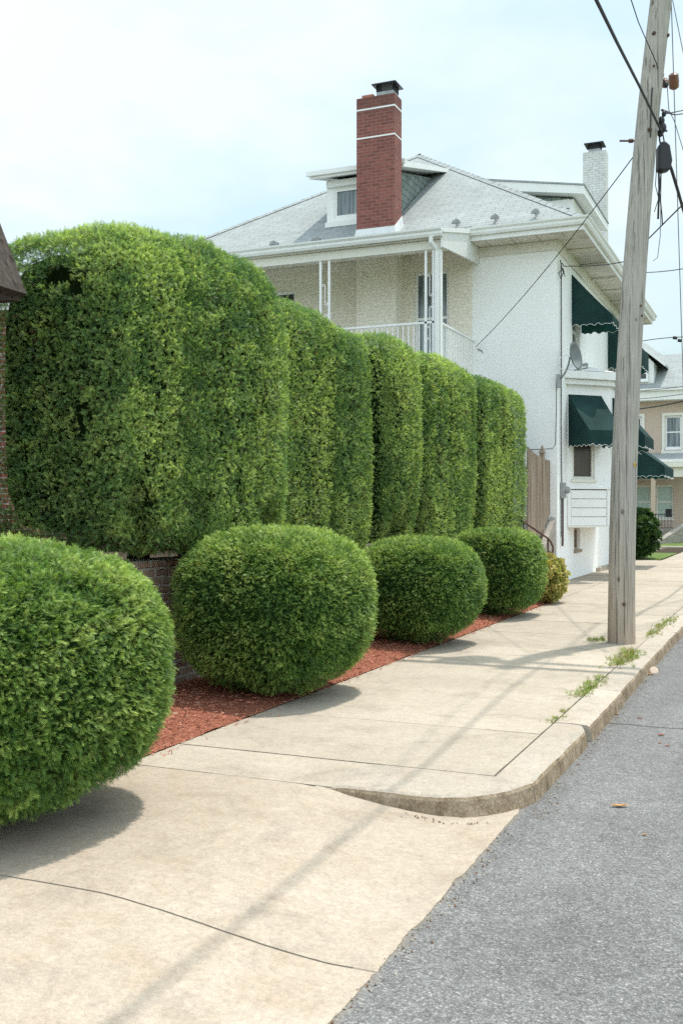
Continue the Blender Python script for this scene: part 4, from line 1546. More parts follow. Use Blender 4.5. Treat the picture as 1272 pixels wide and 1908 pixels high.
o1 = [(-4.6, 23.42), (-3.68, 24.34), (-3.68, 26.70), (-4.6, 27.62)]
o2 = [(-4.6, 23.30), (-3.60, 24.29), (-3.60, 26.75), (-4.6, 27.74)]
m.prism(o1, 4.44, 4.56)
m.prism(o2, 4.563, 4.74)
m.build('bay_cornice', 'trim_white', bay, bevel=0.01)
m = MB()
m.add([(x, y, 4.745) for x, y in o2] + [(-4.59, 24.2, 5.0), (-4.59, 26.8, 5.0)], [(0, 1, 4), (1, 2, 5, 4), (2, 3, 5)])
m.build('bay_roof', 'flashing', bay)
for i, (F, L, h) in enumerate(bay_faces):
    window(F, h, house, depth=0.10, fw=0.06, glass='glass_brown', sash=(i != 0), trim='cream_trim', label=('bay window facing the camera under an awning' if i == 0 else None))
awning(bay_faces[0][0], 0.03, 0.92, 4.22, 0.80, 0.86, 0.36, house, 'dark green awning on the near face of the bay')
awning(bay_faces[1][0], 0.22, 1.95, 4.22, 0.72, 0.90, 0.30, house)
awning(bay_faces[2][0], 0.25, 1.10, 4.22, 0.70, 0.90, 0.30, house)
awning(Ff, 1.62, 2.80, 7.05, 0.92, 1.0, 0.22, house, 'upper awning nearest the house corner, seen from its side')
awning(Ff, 6.85, 8.25, 7.05, 0.92, 1.0, 0.55, house)
awning(Ff, 6.9, 9.3, 3.95, 1.50, 1.15, 0.30, house, 'large awning over the front entry beyond the pole')

# cellar ledge and pipes on the front
m = MB()
m.box(HX + .002, HY + 4.95, -0.05, HX + 0.10, HYB, 0.10)
m.build('footing', 'kerb_concrete', house)
m = MB()
m.tube([(HX + .03, HY + .28, 7.0), (HX + .03, HY + .30, 5.0), (HX + .03, HY + .27, 3.4), (HX + .03, HY + .34, 2.05), (HX + .03, HY + .34, 1.0)], 0.014, 6)
m.tube([P(1036, 712, 22.35), P(1036, 760, 22.35), P(1034, 828, 22.35), P(1028, 836, 22.35), P(985, 838, 22.6)], 0.010, 5)
m.tube([P(889, 650, 23.15), P(898, 655, 23.15), P(901, 668, 23.15), P(901, 745, 23.15)], 0.012, 5)
m.build('wall_conduit', 'cable_grey', house)
m = MB()
me_c = Vector((HX + .09, HY + .38, 2.02))
m.box(HX + .004, HY + .28, 1.85, HX + .10, HY + .50, 2.20)
em = m.build('electric_meter', 'grey_metal', house, bevel=.01)
m = MB()
m.tube([(HX + .10, HY + .39, 2.03), (HX + .17, HY + .39, 2.03), (HX + .20, HY + .39, 2.03)], [0.075, 0.075, 0.05], 14)
m.build('meter_glass', 'grey_metal', em)
m = MB()
m.tube([(HX + .04, HY + .39, 1.85), (HX + .04, HY + .39, 0.95), (HX + .04, HY + .37, 0.80)], 0.024, 7)
m.build('meter_pipe', 'iron_brown', em)

# satellite dish on the house corner
dc = P(1066, 664, 22.2)
dish = empty('satellite_dish', P(1040, 712, 22.4), 'grey satellite dish on an arm at the corner of the white house', 'satellite dish')
m = MB()
ax_ = (RT * 0.76 - FW * 0.60 + Vector((0, 0, 0.16))).normalized()
a1 = ax_.cross(Vector((0, 0, 1))).normalized()
a2 = a1.cross(ax_)
vs, fs = [], []
nr_, na_ = 7, 28
for j in range(nr_ + 1):
    rr = j / nr_
    for i in range(na_):
        t = 2 * math.pi * i / na_
        vs.append(dc + a1 * (0.27 * rr * math.cos(t)) + a2 * (0.30 * rr * math.sin(t)) + ax_ * (0.09 * rr * rr))
fs = [(j * na_ + i, j * na_ + (i + 1) % na_, (j + 1) * na_ + (i + 1) % na_, (j + 1) * na_ + i) for j in range(nr_) for i in range(na_)]
nb = len(vs)
vs += [v - ax_ * 0.018 for v in vs]
fs += [tuple(k + nb for k in reversed(f)) for f in fs]
fs += [(nr_ * na_ + i, nr_ * na_ + (i + 1) % na_, nb + nr_ * na_ + (i + 1) % na_, nb + nr_ * na_ + i) for i in range(na_)]
m.add(vs, fs)
m.build('dish', 'dish_grey', dish, smooth=True)
m = MB()
foot = P(1041, 710, 22.42)
m.tube([foot, foot.lerp(dc, .5) + Vector((0, 0, -.06)), dc - ax_ * .10 + Vector((0, 0, -.16)), dc - ax_ * .06], 0.022, 8)
m.build('mast', 'grey_metal', dish)
m = MB()
m.box(foot.x - .05, foot.y - .09, foot.z - .14, foot.x + .03, foot.y + .09, foot.z + .14)
m.build('wall_bracket', 'grey_metal', dish, bevel=.01)
m = MB()
lnb = P(1093, 682, 21.9)
m.tube([dc - a2 * .30 - ax_ * .02, lnb + Vector((0, 0, -.04))], 0.014, 7)
m.tube([lnb + Vector((0, 0, -.05)), lnb + Vector((0, 0, .06))], 0.022, 8)
m.tube([lnb + Vector((0, 0, .05)), lnb + Vector((0, 0, .05)) - ax_ * .10], [.025, .035], 8)
m.build('receiver_arm', 'grey_metal', dish)
m = MB()
R2 = 0.17
cen = dc - ax_ * .12 - a2 * .12 - a1 * .0 + Vector((-.05, 0, 0))
m.tube([cen + Vector((0.14 * math.cos(t), -.05, R2 * math.sin(t))) for t in np.linspace(0, 6.0, 24)], 0.007, 5)
m.build('cable_loop', 'trim_white', dish)

# wooden fence between hedge and house
fence = empty('fence', (-4.75, 21.5, 0.9), 'brown stockade fence between the hedge end and the white house', 'fence')
yv = 20.35
while yv < 22.42:
    m = MB()
    top = 2.86 - 0.16 * math.sin(min(1, (yv - 20.3) / 1.4) * math.pi / 2) - (0.0 if yv < 21.95 else 0.03)
    zb = 1.05 + max(0, (yv - 21.4)) * 0.45
    w_ = 0.085
    m.hexa([(-4.765, yv, zb), (-4.745, yv, zb), (-4.745, yv + w_, zb), (-4.765, yv + w_, zb),
            (-4.765, yv + .012, top), (-4.745, yv + .012, top), (-4.745, yv + w_ - .012, top), (-4.765, yv + w_ - .012, top)], random.uniform(.8, 1.15))
    m.build('picket', 'fence_wood', fence)
    yv += 0.097
m = MB()
m.box(-4.83, 21.78, 0.9, -4.735, 21.88, 2.80)
m.add([(-4.85, 21.76, 2.80), (-4.715, 21.76, 2.80), (-4.715, 21.9, 2.80), (-4.85, 21.9, 2.80), (-4.78, 21.83, 2.98)], [(0, 1, 4), (1, 2, 4), (2, 3, 4), (3, 0, 4), (3, 2, 1, 0)])
m.build('post', 'fence_wood', fence)
for z in (1.35, 2.35):
    m = MB()
    m.box(-4.80, 20.35, z, -4.767, 22.42, z + .09)
    m.build('rail', 'fence_wood', fence)

# steps, cheek wall, handrail
st = empty('steps', (-4.4, 21.0, 0), 'concrete steps with a sloping cheek wall rising beside the hedge end', 'steps')
m = MB()
for k in range(5):
    m.box(-4.45 - 0.28 * k - 0.28, 20.32, -0.05, -4.45 - 0.28 * k - 0.004, 22.2, 0.19 * (k + 1))
m.build('stair_tread', 'concrete', st, bevel=.01)
m = MB()
m.hexa([(-4.74, 21.2, -0.05), (-4.63, 21.2, -0.05), (-4.63, 22.49, -0.05), (-4.74, 22.49, -0.05),
        (-4.74, 21.2, 0.75), (-4.63, 21.2, 0.72), (-4.63, 22.49, 1.42), (-4.74, 22.49, 1.45)])
m.build('cheek_wall', 'tan_stone', st, bevel=.01)
hr = empty('handrail', (-4.25, 20.1, 0), 'rusty brown iron handrail ending in a curl behind the farthest globe shrub', 'handrail')
m = MB()
a_ = P(970, 969, 20.2)
b_ = P(1020, 1003, 20.0)
m.tube([a_ + (a_ - b_) * 0.8, a_, b_, b_ + Vector((.05, 0, -.06)), b_ + Vector((.10, 0, -.17)), b_ + Vector((.09, 0, -.27)), b_ + Vector((.04, 0, -.30)), b_ + Vector((.03, 0, -.25))], 0.020, 7)
m.build('top_rail', 'iron_brown', hr)
m = MB()
m.tube([b_, Vector((b_.x, b_.y, 0.0))], 0.018, 7)
c_ = a_.lerp(b_, .1)
m.tube([c_, Vector((c_.x, c_.y, 0.1))], 0.016, 7)
m.build('post', 'iron_brown', hr)

# ------------------------------------------------------------------ utility pole and what hangs on it
pole = empty('utility_pole', (-1.82, 12.62, 0), 'tall leaning weathered wooden utility pole at the kerb', 'utility pole')
lean = Vector((0.066, 0.010, 1.0))
PB = Vector((-1.82, 12.62, 0))


def pol(z):
    return PB + Vector((0, 0, z)) + RT * (0.0081 * z * z)


m = MB()
n, nh = 40, 60
HT = 10.2
vs, fs = [], []
for j in range(nh + 1):
    z = -0.02 + HT * j / nh
    r_ = 0.157 - 0.0040 * z
    if z < .4:
        r_ += 0.012 * (0.4 - z)
    for i in range(n):
        t = 2 * math.pi * i / n
        rr = r_ * (1 + 0.035 * noise.noise((math.cos(t) * 2.2, math.sin(t) * 2.2, z * 0.25)) + 0.03 * min(0, noise.noise((math.cos(t) * 6, math.sin(t) * 6, z * 0.12 + 5)) + .1))
        p_ = pol(z)
        vs.append((p_.x + rr * math.cos(t), p_.y + rr * math.sin(t), z))
fs = [(j * n + i, j * n + (i + 1) % n, (j + 1) * n + (i + 1) % n, (j + 1) * n + i) for j in range(nh) for i in range(n)]
fs.append(tuple(nh * n + i for i in range(n)))
m.add(vs, fs)
m.build('shaft', 'pole_wood', pole, smooth=True)
ca = pol(8.9)
for dy in (-.17, .17):
    m = MB()
    m.box(ca.x - 1.25, ca.y + dy - .05, ca.z - .06, ca.x + 1.25, ca.y + dy + .05, ca.z + .06)
    m.build('crossarm', 'pole_wood', pole)
for dx in (-1.1, -0.5, 0.5, 1.1):
    m = MB()
    q = Vector((ca.x + dx, ca.y - .17, ca.z + .06))
    m.tube([q, q + Vector((0, 0, .12))], 0.012, 6)
    m.tube([q + Vector((0, 0, .08)), q + Vector((0, 0, .12)), q + Vector((0, 0, .125)), q + Vector((0, 0, .2))], [.05, .05, .035, .03], 10)
    m.build('insulator', 'porcelain', pole)
# small hardware
view = Vector((pol(5).x, pol(5).y, 0)).normalized()


def on_pole(u, v):
    """point on the camera side of the shaft under photo pixel (u, v)"""
    z = EYE + 12.2 * (954 - v) / FPX
    c_ = pol(z)
    D = (c_ - Vector((0, 0, EYE))).dot(FW)
    rr = 0.157 - 0.0040 * z
    off = (u - 636) / FPX * D - c_.dot(RT)
    off = max(-rr * .98, min(rr * .98, off))
    d = math.sqrt(max(rr * rr - off * off, 0))
    return c_ + RT * off - FW * d


for (u, v, r_) in ((1212, 62, .022), (1240, 62, .022), (1211, 124, .014), (1203, 243, .026), (1187, 570, .012), (1190, 588, .013), (1155, 1125, .02)):
    q = on_pole(u, v)
    m = MB()
    m.tube([q + FW * .02, q - FW * .014, q - FW * .022], [r_, r_, r_ * .5], 8)
    m.build('bolt', 'iron_brown', pole)
m = MB()
q = on_pole(1176, 252)
m.tube([q - RT * .16 - FW * .0 + FW * .1, q + RT * .02 + FW * .1], 0.012, 6)
m.tube([q - RT * .05 + FW * .1, q + FW * .1], 0.025, 6)
m.build('through_bolt', 'iron_brown', pole)
m = MB()
m.tube([on_pole(1208, 165) - FW * .01, on_pole(1206, 190) - FW * .01, on_pole(1204, 245) - FW * .012, on_pole(1204, 258) - FW * .02], 0.008, 5)
m.build('ground_wire', 'cable_black', pole)
q1, q2 = on_pole(1176, 866), on_pole(1187, 866)
m = MB()
U_ = (q2 - q1).normalized()
N_ = Vector((U_.y, -U_.x, 0))
if N_.dot(FW) > 0:
    N_ = -N_
F = (q1, U_, Vector((0, 0, 1)), N_)
m.obox(F, -.012, .060, -.022, .024, -.004, .008)
m.tube([on_pole(1184, 866) - FW * .002, on_pole(1188, 866) - FW * .002], .004, 4)
tg = m.build('number_tag', 'tag_yellow', pole)
m = MB()
m.obox(F, .036, .043, -.014, .016, .008, .0105)
for (a, b, c_, d2) in ((.008, .012, -.012, .013), (.022, .026, -.012, .013), (.012, .022, .009, .013), (.012, .022, -.012, -.008), (.012, .022, -.002, .002)):
    m.obox(F, a, b, c_, d2, .008, .0105)
m.build('tag_digits', 'tag_ink', tg)
# bracket cluster on the street side of the shaft
m = MB()
for (u, v, r_) in ((1230, 140, .05), (1240, 158, .035), (1231, 225, .05), (1233, 238, .06), (1236, 212, .035), (1229, 248, .045)):
    q = P(u, v, 12.35)
    m.sphere(q, r_, 10, 7, (0.8, 0.8, 1.1))
m.tube([P(1228, 240, 12.3), P(1241, 244, 12.4)], .014, 6)
m.tube([P(1232, 205, 12.4), P(1240, 208, 12.5), P(1245, 210, 12.6)], .014, 6)
m.build('cable_clamp', 'black_metal', pole, smooth=True)
m = MB()
q = P(1238, 155, 12.45)
m.tube([q + Vector((0, 0, .06)), q + Vector((0, 0, .02)), q, q - Vector((0, 0, .05))], [.02, .045, .05, .03], 10)
m.build('insulator', 'porcelain', pole)

# drum transformer on the sidewalk side
tp = pol(8.2)
tf = empty('transformer', (tp.x - .55, tp.y - .05, 7.8), 'grey drum transformer mounted high on the utility pole above the picture', 'transformer')
m = MB()
x, yv = tp.x - .50, tp.y - .02
m.tube([(x, yv, 7.85), (x, yv, 7.9), (x, yv, 8.62), (x, yv, 8.68), (x, yv, 8.70)], [.24, .26, .26, .27, .24], 20)
m.build('tank', 'tank_grey', tf, smooth=False)
m = MB()
for dz in (8.0, 8.5):
    m.box(x + .2, yv - .05, dz, x + .42, yv + .05, dz + .06)
m.build('mount', 'black_metal', tf)
m = MB()
m.tube([(x, yv, 8.7), (x, yv, 8.78), (x, yv, 8.9), (x, yv, 9.0)], [.05, .07, .05, .02], 10)
m.build('bushing', 'porcelain', tf)


def sag_line(a, b, sag, n=24):
    a, b = Vector(a), Vector(b)
    return [a.lerp(b, i / n) - Vector((0, 0, sag * 4 * (i / n) * (1 - i / n))) for i in range(n + 1)]


def cable(name, label, cat, lines, mat='cable_black'):
    m = MB()
    for pts, r_ in lines:
        m.tube(pts, r_, 6)
    return tag(m.build(name, mat, None, smooth=True), label, cat)


cable('overhead_cable', 'thick dark overhead cable running from the pole toward the camera', 'cable',
      [([P(1232, 246, 12.34), P(1227, 236, 12.1), P(1190, 160, 10.4), P(1150, 82, 8.7), P(1110, 0, 7.4), Vector((-1.2, 4.0, 4.95)), Vector((-1.19, 0.0, 4.9)), Vector((-1.19, -6, 5.0)), Vector((-1.2, -26, 6.0))], 0.0145)])
cable('overhead_wire', 'thinner wire meeting the upper part of the pole from the top edge', 'wire',
      [([P(1240, 156, 12.4), P(1227, 140, 12.3), P(1222, 118, 12.1), P(1212, 95, 12.0), P(1200, 68, 11.7), P(1188, 40, 11.2), P(1175, 0, 10.5), P(1140, -120, 8.8), Vector((-1.05, 6.0, 6.2)), Vector((-1.02, 0.0, 6.1)), Vector((-1.0, -24, 7.0))], 0.006)])
cable('service_drop', 'thin dark wire from the pole down to the white side wall', 'wire',
      [(sag_line(P(1182, 288, 12.4), P(886, 646, 23.15), 0.12), 0.0068)])
w4 = [P(1046, 490, 22.6), P(1050, 496, 22.5), P(1090, 496, 21.4), P(1130, 493, 20), P(1165, 487, 18.6), P(1205, 447, 16), P(1240, 412, 14.4), P(1268, 384, 13.3), P(1300, 340, 12.5)]
cable('service_cable', 'black sagging cable from the house corner bracket past the pole', 'cable',
      [(w4, 0.010), ([P(1043, 485, 22.55), P(1046, 500, 22.5), P(1052, 516, 22.5), P(1048, 500, 22.5), P(1040, 508, 22.5), P(1044, 520, 22.5), P(1050, 505, 22.5)], 0.012)])
gt, gb = Vector((-1.30, 12.8, 8.6)), Vector((-1.40, 17.0, -0.03))
guy = empty('guy_wire', gb, 'thin guy wire with a brown strain insulator right of the pole', 'guy wire')
m = MB()
m.tube([gt - Vector((.0, .1, 0)), gt, gt.lerp(gb, .18)], 0.006, 5)
m.tube([gt.lerp(gb, .20), gb], 0.006, 5)
m.build('wire', 'cable_grey', guy)
m = MB()
q = P(1260, 171, 13.1)
gi = gt.lerp(gb, .19)
m.tube([gi + Vector((0, -.045, .09)), gi + Vector((0, -.035, .07)), gi, gi - Vector((0, -.035, .07)), gi - Vector((0, -.045, .09))], [.025, .06, .065, .06, .025], 10)
m.build('strain_insulator', 'porcelain', guy)
cable('overhead_wire', 'fine wire curving from the pole top down the right edge', 'wire',
      [([P(1252, 0, 12.7), P(1258, 30, 12.8), P(1266, 70, 12.9), P(1276, 118, 13.0), P(1300, 220, 13.4), P(1345, 420, 15), P(1400, 640, 22)], 0.005),
       ([P(1242, 160, 12.5), P(1245, 205, 12.6), P(1255, 225, 13), P(1275, 290, 13.8), P(1330, 480, 18), P(1400, 640, 24)], 0.005)], 'cable_grey')
cable('overhead_wire', 'pair of wires leaving the pole clamp toward the right edge', 'wire',
      [([P(1234, 212, 12.4), P(1245, 211, 12.8), P(1300, 200, 16), P(1700, 150, 40)], 0.008), ([P(1245, 211, 12.8), P(1256, 214, 13), P(1300, 208, 16), P(1700, 165, 40)], 0.008)])
bx = empty('splice_box', P(1236, 292, 12.4), 'black cable splice box hanging at the side of the pole', 'splice box')
m = MB()
F = (P(1236, 292, 12.4), RT, Vector((0, 0, 1)), -FW)
pts = [(-.085, -.17), (-.02, -.19), (.06, -.17), (.085, -.06), (.055, .12), (.0, .17), (-.05, .16), (-.08, .10)]
o_, U_, V_, N_ = F
vs = [o_ + U_ * a + V_ * b + N_ * .07 for a, b in pts] + [o_ + U_ * a + V_ * b - N_ * .07 for a, b in pts]
k = len(pts)
m.add(vs, [tuple(range(k)), tuple(range(2 * k - 1, k - 1, -1))] + [(i, k + i, k + (i + 1) % k, (i + 1) % k) for i in range(k)])
m.build('box_body', 'black_metal', bx, bevel=.02)
m = MB()
m.tube([P(1226, 244, 12.35), P(1228, 262, 12.38), P(1231, 275, 12.4)], .010, 6)
m.tube([P(1233, 245, 12.4), P(1236, 262, 12.4), P(1238, 274, 12.4)], .008, 6)
m.build('hanger', 'black_metal', bx)
cable('dangling_cable', 'bundle of loose black wires hanging below the splice box', 'cable',
      [([P(1226, 312, 12.38), P(1227, 350, 12.38), P(1226, 380, 12.38), P(1225, 408, 12.38)], 0.012),
       ([P(1231, 315, 12.4), P(1228, 360, 12.4), P(1232, 400, 12.4), P(1233, 420, 12.4)], 0.008),
       ([P(1222, 316, 12.36), P(1220, 345, 12.36), P(1226, 370, 12.36), P(1218, 395, 12.36)], 0.005),
       ([P(1231, 318, 12.4), P(1230, 380, 12.4), P(1229, 440, 12.4), P(1224, 480, 12.4), P(1216, 486, 12.4)], 0.004)])
cable('overhead_cable', 'thick black cable slanting from the splice box to the right edge', 'cable',
      [([P(1246, 306, 12.5), P(1250, 316, 12.6), P(1262, 356, 13.2), P(1271, 388, 13.8), P(1300, 480, 16), P(1340, 600, 20), Vector((-1.3, 34, 5.4)), Vector((-1.3, 58, 6.6))], 0.020)])
cable('overhead_wire', 'faint distant wire crossing the sky near the right edge', 'wire',
      [(sag_line(P(1190, 508, 46), P(1330, 488, 40), .1) + [P(1900, 420, 30)], 0.022)], 'cable_grey')
cable('overhead_wire', 'lower dark wires in front of the tan house', 'wire',
      [(sag_line(P(1150, 765, 48), P(1340, 728, 40), .15), 0.030), (sag_line(P(1150, 745, 48), P(1340, 722, 40), .1), 0.014), (sag_line(P(1150, 730, 48), P(1340, 708, 40), .1), 0.014)])
cable('overhead_wire', 'wire just above the tan house roof with dark spacers', 'wire',
      [(sag_line(P(1150, 646, 48), P(1340, 630, 40), -.2), 0.018), ([P(1253, 629, 43), P(1260, 630, 43)], .07), ([P(1262, 634, 43), P(1268, 635, 43)], .07)])

# ------------------------------------------------------------------ small things on the ground
N = 900
gy_ = np.concatenate([rng.uniform(-1, 5.3, 420), rng.uniform(5.3, 5.8, 60), rng.uniform(5.8, 16, 420)])
gx_ = np.where(gy_ < 5.3, -1.36 + np.abs(rng.normal(size=N)) * 0.05 - 0.02, -1.30 + np.abs(rng.normal(size=N)) * 0.045)
nose_ = (gy_ > 5.3) & (gy_ < 5.6)
gx_ = np.where(nose_, rng.uniform(-1.9, -1.45, N), gx_)
gy_ = np.where(nose_, 5.325 - np.abs(rng.normal(size=N)) * 0.04 + 0.18 * np.clip((gx_ + 1.75) / 0.35, 0, 1) ** 2 - .03, gy_)
gz_ = np.where(nose_, np.array([apron_z(x_) for x_ in gx_]) + 0.004, -0.117)
rr_ = rng.uniform(0.003, 0.009, N)
ga = norm(rng.normal(size=(N, 3)) * [1, 1, .3])
gb = norm(np.cross(ga, rng.normal(size=(N, 3)) * [.2, .2, 1] + [0, 0, .5]))
gc_ = np.stack([gx_, gy_, gz_], 1)
gu = np.array([[0, 0, 1.0]])
top_ = gc_ + gu * rr_[:, None] * 0.9
k4 = [gc_ - ga * rr_[:, None], gc_ - gb * rr_[:, None] * .8, gc_ + ga * rr_[:, None] * 1.1, gc_ + gb * rr_[:, None] * .7]
vv = np.stack([np.stack([k4[i], k4[(i + 1) % 4], top_, top_ * .999 + k4[i] * .001], 1) for i in range(4)], 1)
tn = rng.uniform(.5, 1.3, (N, 1)) * np.array([[0.36, 0.31, 0.25]])
org = rng.random(N) < .2
tn[org] = np.array([0.22, 0.11, 0.05])
o = mesh_np('gutter_grit', vv, 4, N * 4, np.repeat(tn[:, None], 16, 1), 'mulch_chip')
tag(o, 'grit and crumbs gathered along the kerb foot and road edge', 'grit', kind='stuff')

T = template('grass')


def weed(label, spots, seed):
    x, yv = spots[0][:2]
    t = empty('weed_tuft', (x, yv, 0), label, 'weeds', 'weeds growing in the kerb joint')
    P_, A_, S_, C_ = [], [], [], []
    R = np.random.default_rng(seed)
    for (x, y, rx, ry, n, h) in spots:
        px = x + R.normal(size=n) * rx
        py = y + R.normal(size=n) * ry
        P_.append(np.stack([px, py, np.full(n, -.005)], 1))
        a_ = R.normal(size=(n, 3)) * [1, 1, .4] + [0, 0, .75]
        A_.append(norm(a_))
        S_.append(h * .5 * R.uniform(.5, 1.3, n))
        c_ = np.array([0.20, 0.27, 0.06]) * R.uniform(.6, 1.4, (n, 1))
        dry = R.random(n) < .25
        c_[dry] = np.array([0.34, 0.28, 0.12]) * R.uniform(.7, 1.1, (dry.sum(), 1))
        C_.append(c_)
    sprays('leaves', 'grass', np.concatenate(P_), np.concatenate(A_), np.concatenate(S_), np.concatenate(C_), 'broad_leaf', t, bend=.4)


weed('smallest sparse weed tuft at the kerb joint, nearest the camera', [(-1.60, 7.75, .03, .12, 34, .075), (-1.60, 8.1, .02, .1, 18, .06)], 1)
weed('long green weed patch at the kerb joint, left of the oval shadow of the pole', [(-1.61, 8.95, .05, .14, 70, .09), (-1.60, 9.35, .05, .18, 80, .10), (-1.59, 9.8, .04, .12, 40, .08)], 2)
weed('tallest weed clump in the kerb joint just before the pole', [(-1.58, 10.9, .05, .2, 80, .12), (-1.57, 11.5, .06, .25, 110, .14)], 3)
weed('weed tuft at the left foot of the pole', [(-2.12, 12.75, .06, .12, 60, .10)], 4)
weed('dry yellowish weed row in the kerb joint beyond the pole', [(-1.57, 13.9, .05, .35, 90, .11), (-1.56, 15.2, .05, .4, 90, .11)], 5)

lid = empty('cup_lid', (-1.22, 10.95, -0.12), 'small pale round lid leaning in the gutter beside the kerb', 'lid')
m = MB()
cc_ = P(1217, 1250, 10.75)
ax2 = Vector((0.15, -0.85, 0.5)).normalized()
m.tube([cc_ - ax2 * .004, cc_ + ax2 * .004, cc_ + ax2 * .006], [.045, .045, .041], 24)
m.build('disc', 'lid', lid)
m = MB()
m.tube([cc_ + ax2 * .006, cc_ + ax2 * .010], [.034, .032], 24)
m.build('rim', 'lid', lid)


def leaf(label, u, v, L, W, mat, rot, curl=.25):
    D = (EYE + .12) * FPX / (v - 954)
    c_ = P(u, v, D)
    m = MB()
    n = 8
    vs = []
    for i in range(n + 1):
        t = i / n * 2 - 1
        w_ = W * (1 - t * t) ** .8
        x = L * t
        for s_ in (-1, 0, 1):
            vs.append((c_.x + x * math.cos(rot) - s_ * w_ * math.sin(rot), c_.y + x * math.sin(rot) + s_ * w_ * math.cos(rot), -.117 + curl * L * t * t * .5 + abs(s_) * w_ * .45 + .002))
    m.add(vs, [(3 * i + k, 3 * i + k + 1, 3 * i + k + 4, 3 * i + k + 3) for i in range(n) for k in range(2)])
    tag(m.build('fallen_leaf', mat, None), label, 'leaf', 'fallen leaves on the road')


leaf('largest curled brown leaf lying alone on the asphalt', 1153, 1504, .055, .018, 'dry_leaf', .35, .5)
leaf('small red leaf on the asphalt below the straight road joint', 1231, 1371, .030, .016, 'red_leaf', .1)
leaf('tiny brown leaf under the red one near the right edge', 1228, 1385, .018, .010, 'red_leaf', .8)
leaf('faint reddish leaf lowest of the three near the right edge', 1242, 1391, .020, .010, 'red_leaf', .2)
leaf('thin red leaf between the kerb and the straight road joint', 1191, 1339, .028, .009, 'red_leaf', .0)
leaf('yellow brown leaf against the kerb above the road joint', 1145, 1332, .035, .016, 'dry_leaf', .1)
leaf('small yellow leaf in the lower right of the road', 1200, 1557, .018, .008, 'dry_leaf', .0)
leaf('dark curled leaf beside the lid in the gutter', 1210, 1258, .05, .02, 'dry_leaf', .3)

# ------------------------------------------------------------------ left neighbour: shed roof corner and brick house
shed = empty('shed', (-6.4, 5.2, 1.0), 'dark weathered wooden roof corner at the left edge', 'shed')
tip = P(51, 548, 7.5)
m = MB()
L_ = Vector((-1, 0.0, 0))
bk = Vector((0.05, -1, 0))
rk = Vector((-.42, 0, .92)).normalized()
e0 = tip
e1 = tip + rk * 2.2
t0 = Vector((-0.09, 0, 0))
for (a, b) in ((e0, e1),):
    m.hexa([a, a + bk * 1.6, b + bk * 1.6, b, a + t0 + Vector((0, 0, -.03)), a + t0 + bk * 1.6 + Vector((0, 0, -.03)), b + t0 + bk * 1.6, b + t0])
m.build('roof', 'dark_wood', shed)
m = MB()
# boarded gable, three lapped boards
for k in range(6):
    z0 = k * 0.155 + .02
    xl = tip.x - 3.0
    xr0 = tip.x - .10 - (z0) * .456
    xr1 = tip.x - .10 - (z0 + .15) * .456
    yb_ = tip.y - .012 + .0
    m.hexa([(xl, yb_, tip.z + z0), (xr0, yb_, tip.z + z0), (xr0, yb_ - .05, tip.z + z0), (xl, yb_ - .05, tip.z + z0),
            (xl, yb_ - .0, tip.z + z0 + .15), (xr1, yb_, tip.z + z0 + .15), (xr1, yb_ - .015, tip.z + z0 + .15), (xl, yb_ - .015, tip.z + z0 + .15)])
m.box(tip.x - 3.0, tip.y - .075, tip.z - .05, tip.x - .06, tip.y - .005, tip.z + .018)
m.build('gable_board', 'dark_wood', shed)
m = MB()
m.box(-7.6, 4.6, 1.02, -5.62, tip.y - .1, tip.z - .055)
m.build('wall', 'dark_wood', shed)

bh = empty('house', (-12.5, 14.5, 1), 'red brick house glimpsed at the left edge behind the hedge', 'house')
m = MB()
m.box(-16.5, 12.0, 0.9, -10.52, 19.0, 4.45)
m.build('wall', 'red_brick', bh)
m = MB()
m.box(-16.7, 11.75, 4.453, -10.25, 19.2, 4.75)
m.build('eave', 'trim_white', bh)
m = MB()
m.hexa([(-16.7, 11.7, 4.753), (-10.2, 11.7, 4.753), (-10.2, 19.2, 4.753), (-16.7, 19.2, 4.753), (-15, 15.2, 5.6), (-12, 15.2, 5.6), (-12, 15.8, 5.6), (-15, 15.8, 5.6)])
m.build('roof', 'shingle', bh)

# ------------------------------------------------------------------ tan house across the side street
th = empty('house', (-7, 54, 0), 'tan stucco house with porch and grey roof across the side street', 'house')
Ft = frame((-16, 54, 0), (1, 0, 0), (0, -1, 0))
ht = [(10.34, 11.14, 4.72, 6.36), (8.35, 9.22, 4.72, 6.36), (4.5, 5.4, 4.72, 6.36), (8.72, 9.66, 1.2, 2.9), (9.9, 10.75, 1.2, 2.9)]
m = MB()
wall_panel(m, Ft, 11.9, 7.1, ht)
wall_panel(m, frame((-4.1, 54, 0), (0, 1, 0), (1, 0, 0)), 10, 7.1, [])
m.build('wall', 'cream_house', th)
for i, h in enumerate(ht[:3]):
    window(Ft, h, th, fw=0.09, glass='glass_curtain' if i == 0 else 'glass')
    a, b, c_, d2 = h
    m = MB()
    m.obox(Ft, a - .14, a - .003, c_ - .1, d2 + .14, 0.002, .05)
    m.obox(Ft, b + .003, b + .14, c_ - .1, d2 + .14, 0.002, .05)
    m.obox(Ft, a - .003, b + .003, d2 + .003, d2 + .14, 0.002, .045)
    m.obox(Ft, a - .18, b + .18, c_ - .28, c_ - .103, 0.002, .09)
    m.build('window_surround', 'cream_trim', th)
for h in ht[3:5]:
    window(Ft, h, th, fw=0.08, glass='pale_green', trim='cream_trim')
m = MB()
m.box(-16.4, 53.3, 7.102, -3.8, 64, 7.55)
m.box(-16.6, 53.12, 7.553, -3.6, 53.3, 7.68)
m.build('cornice', 'trim_white', th)
m = MB()
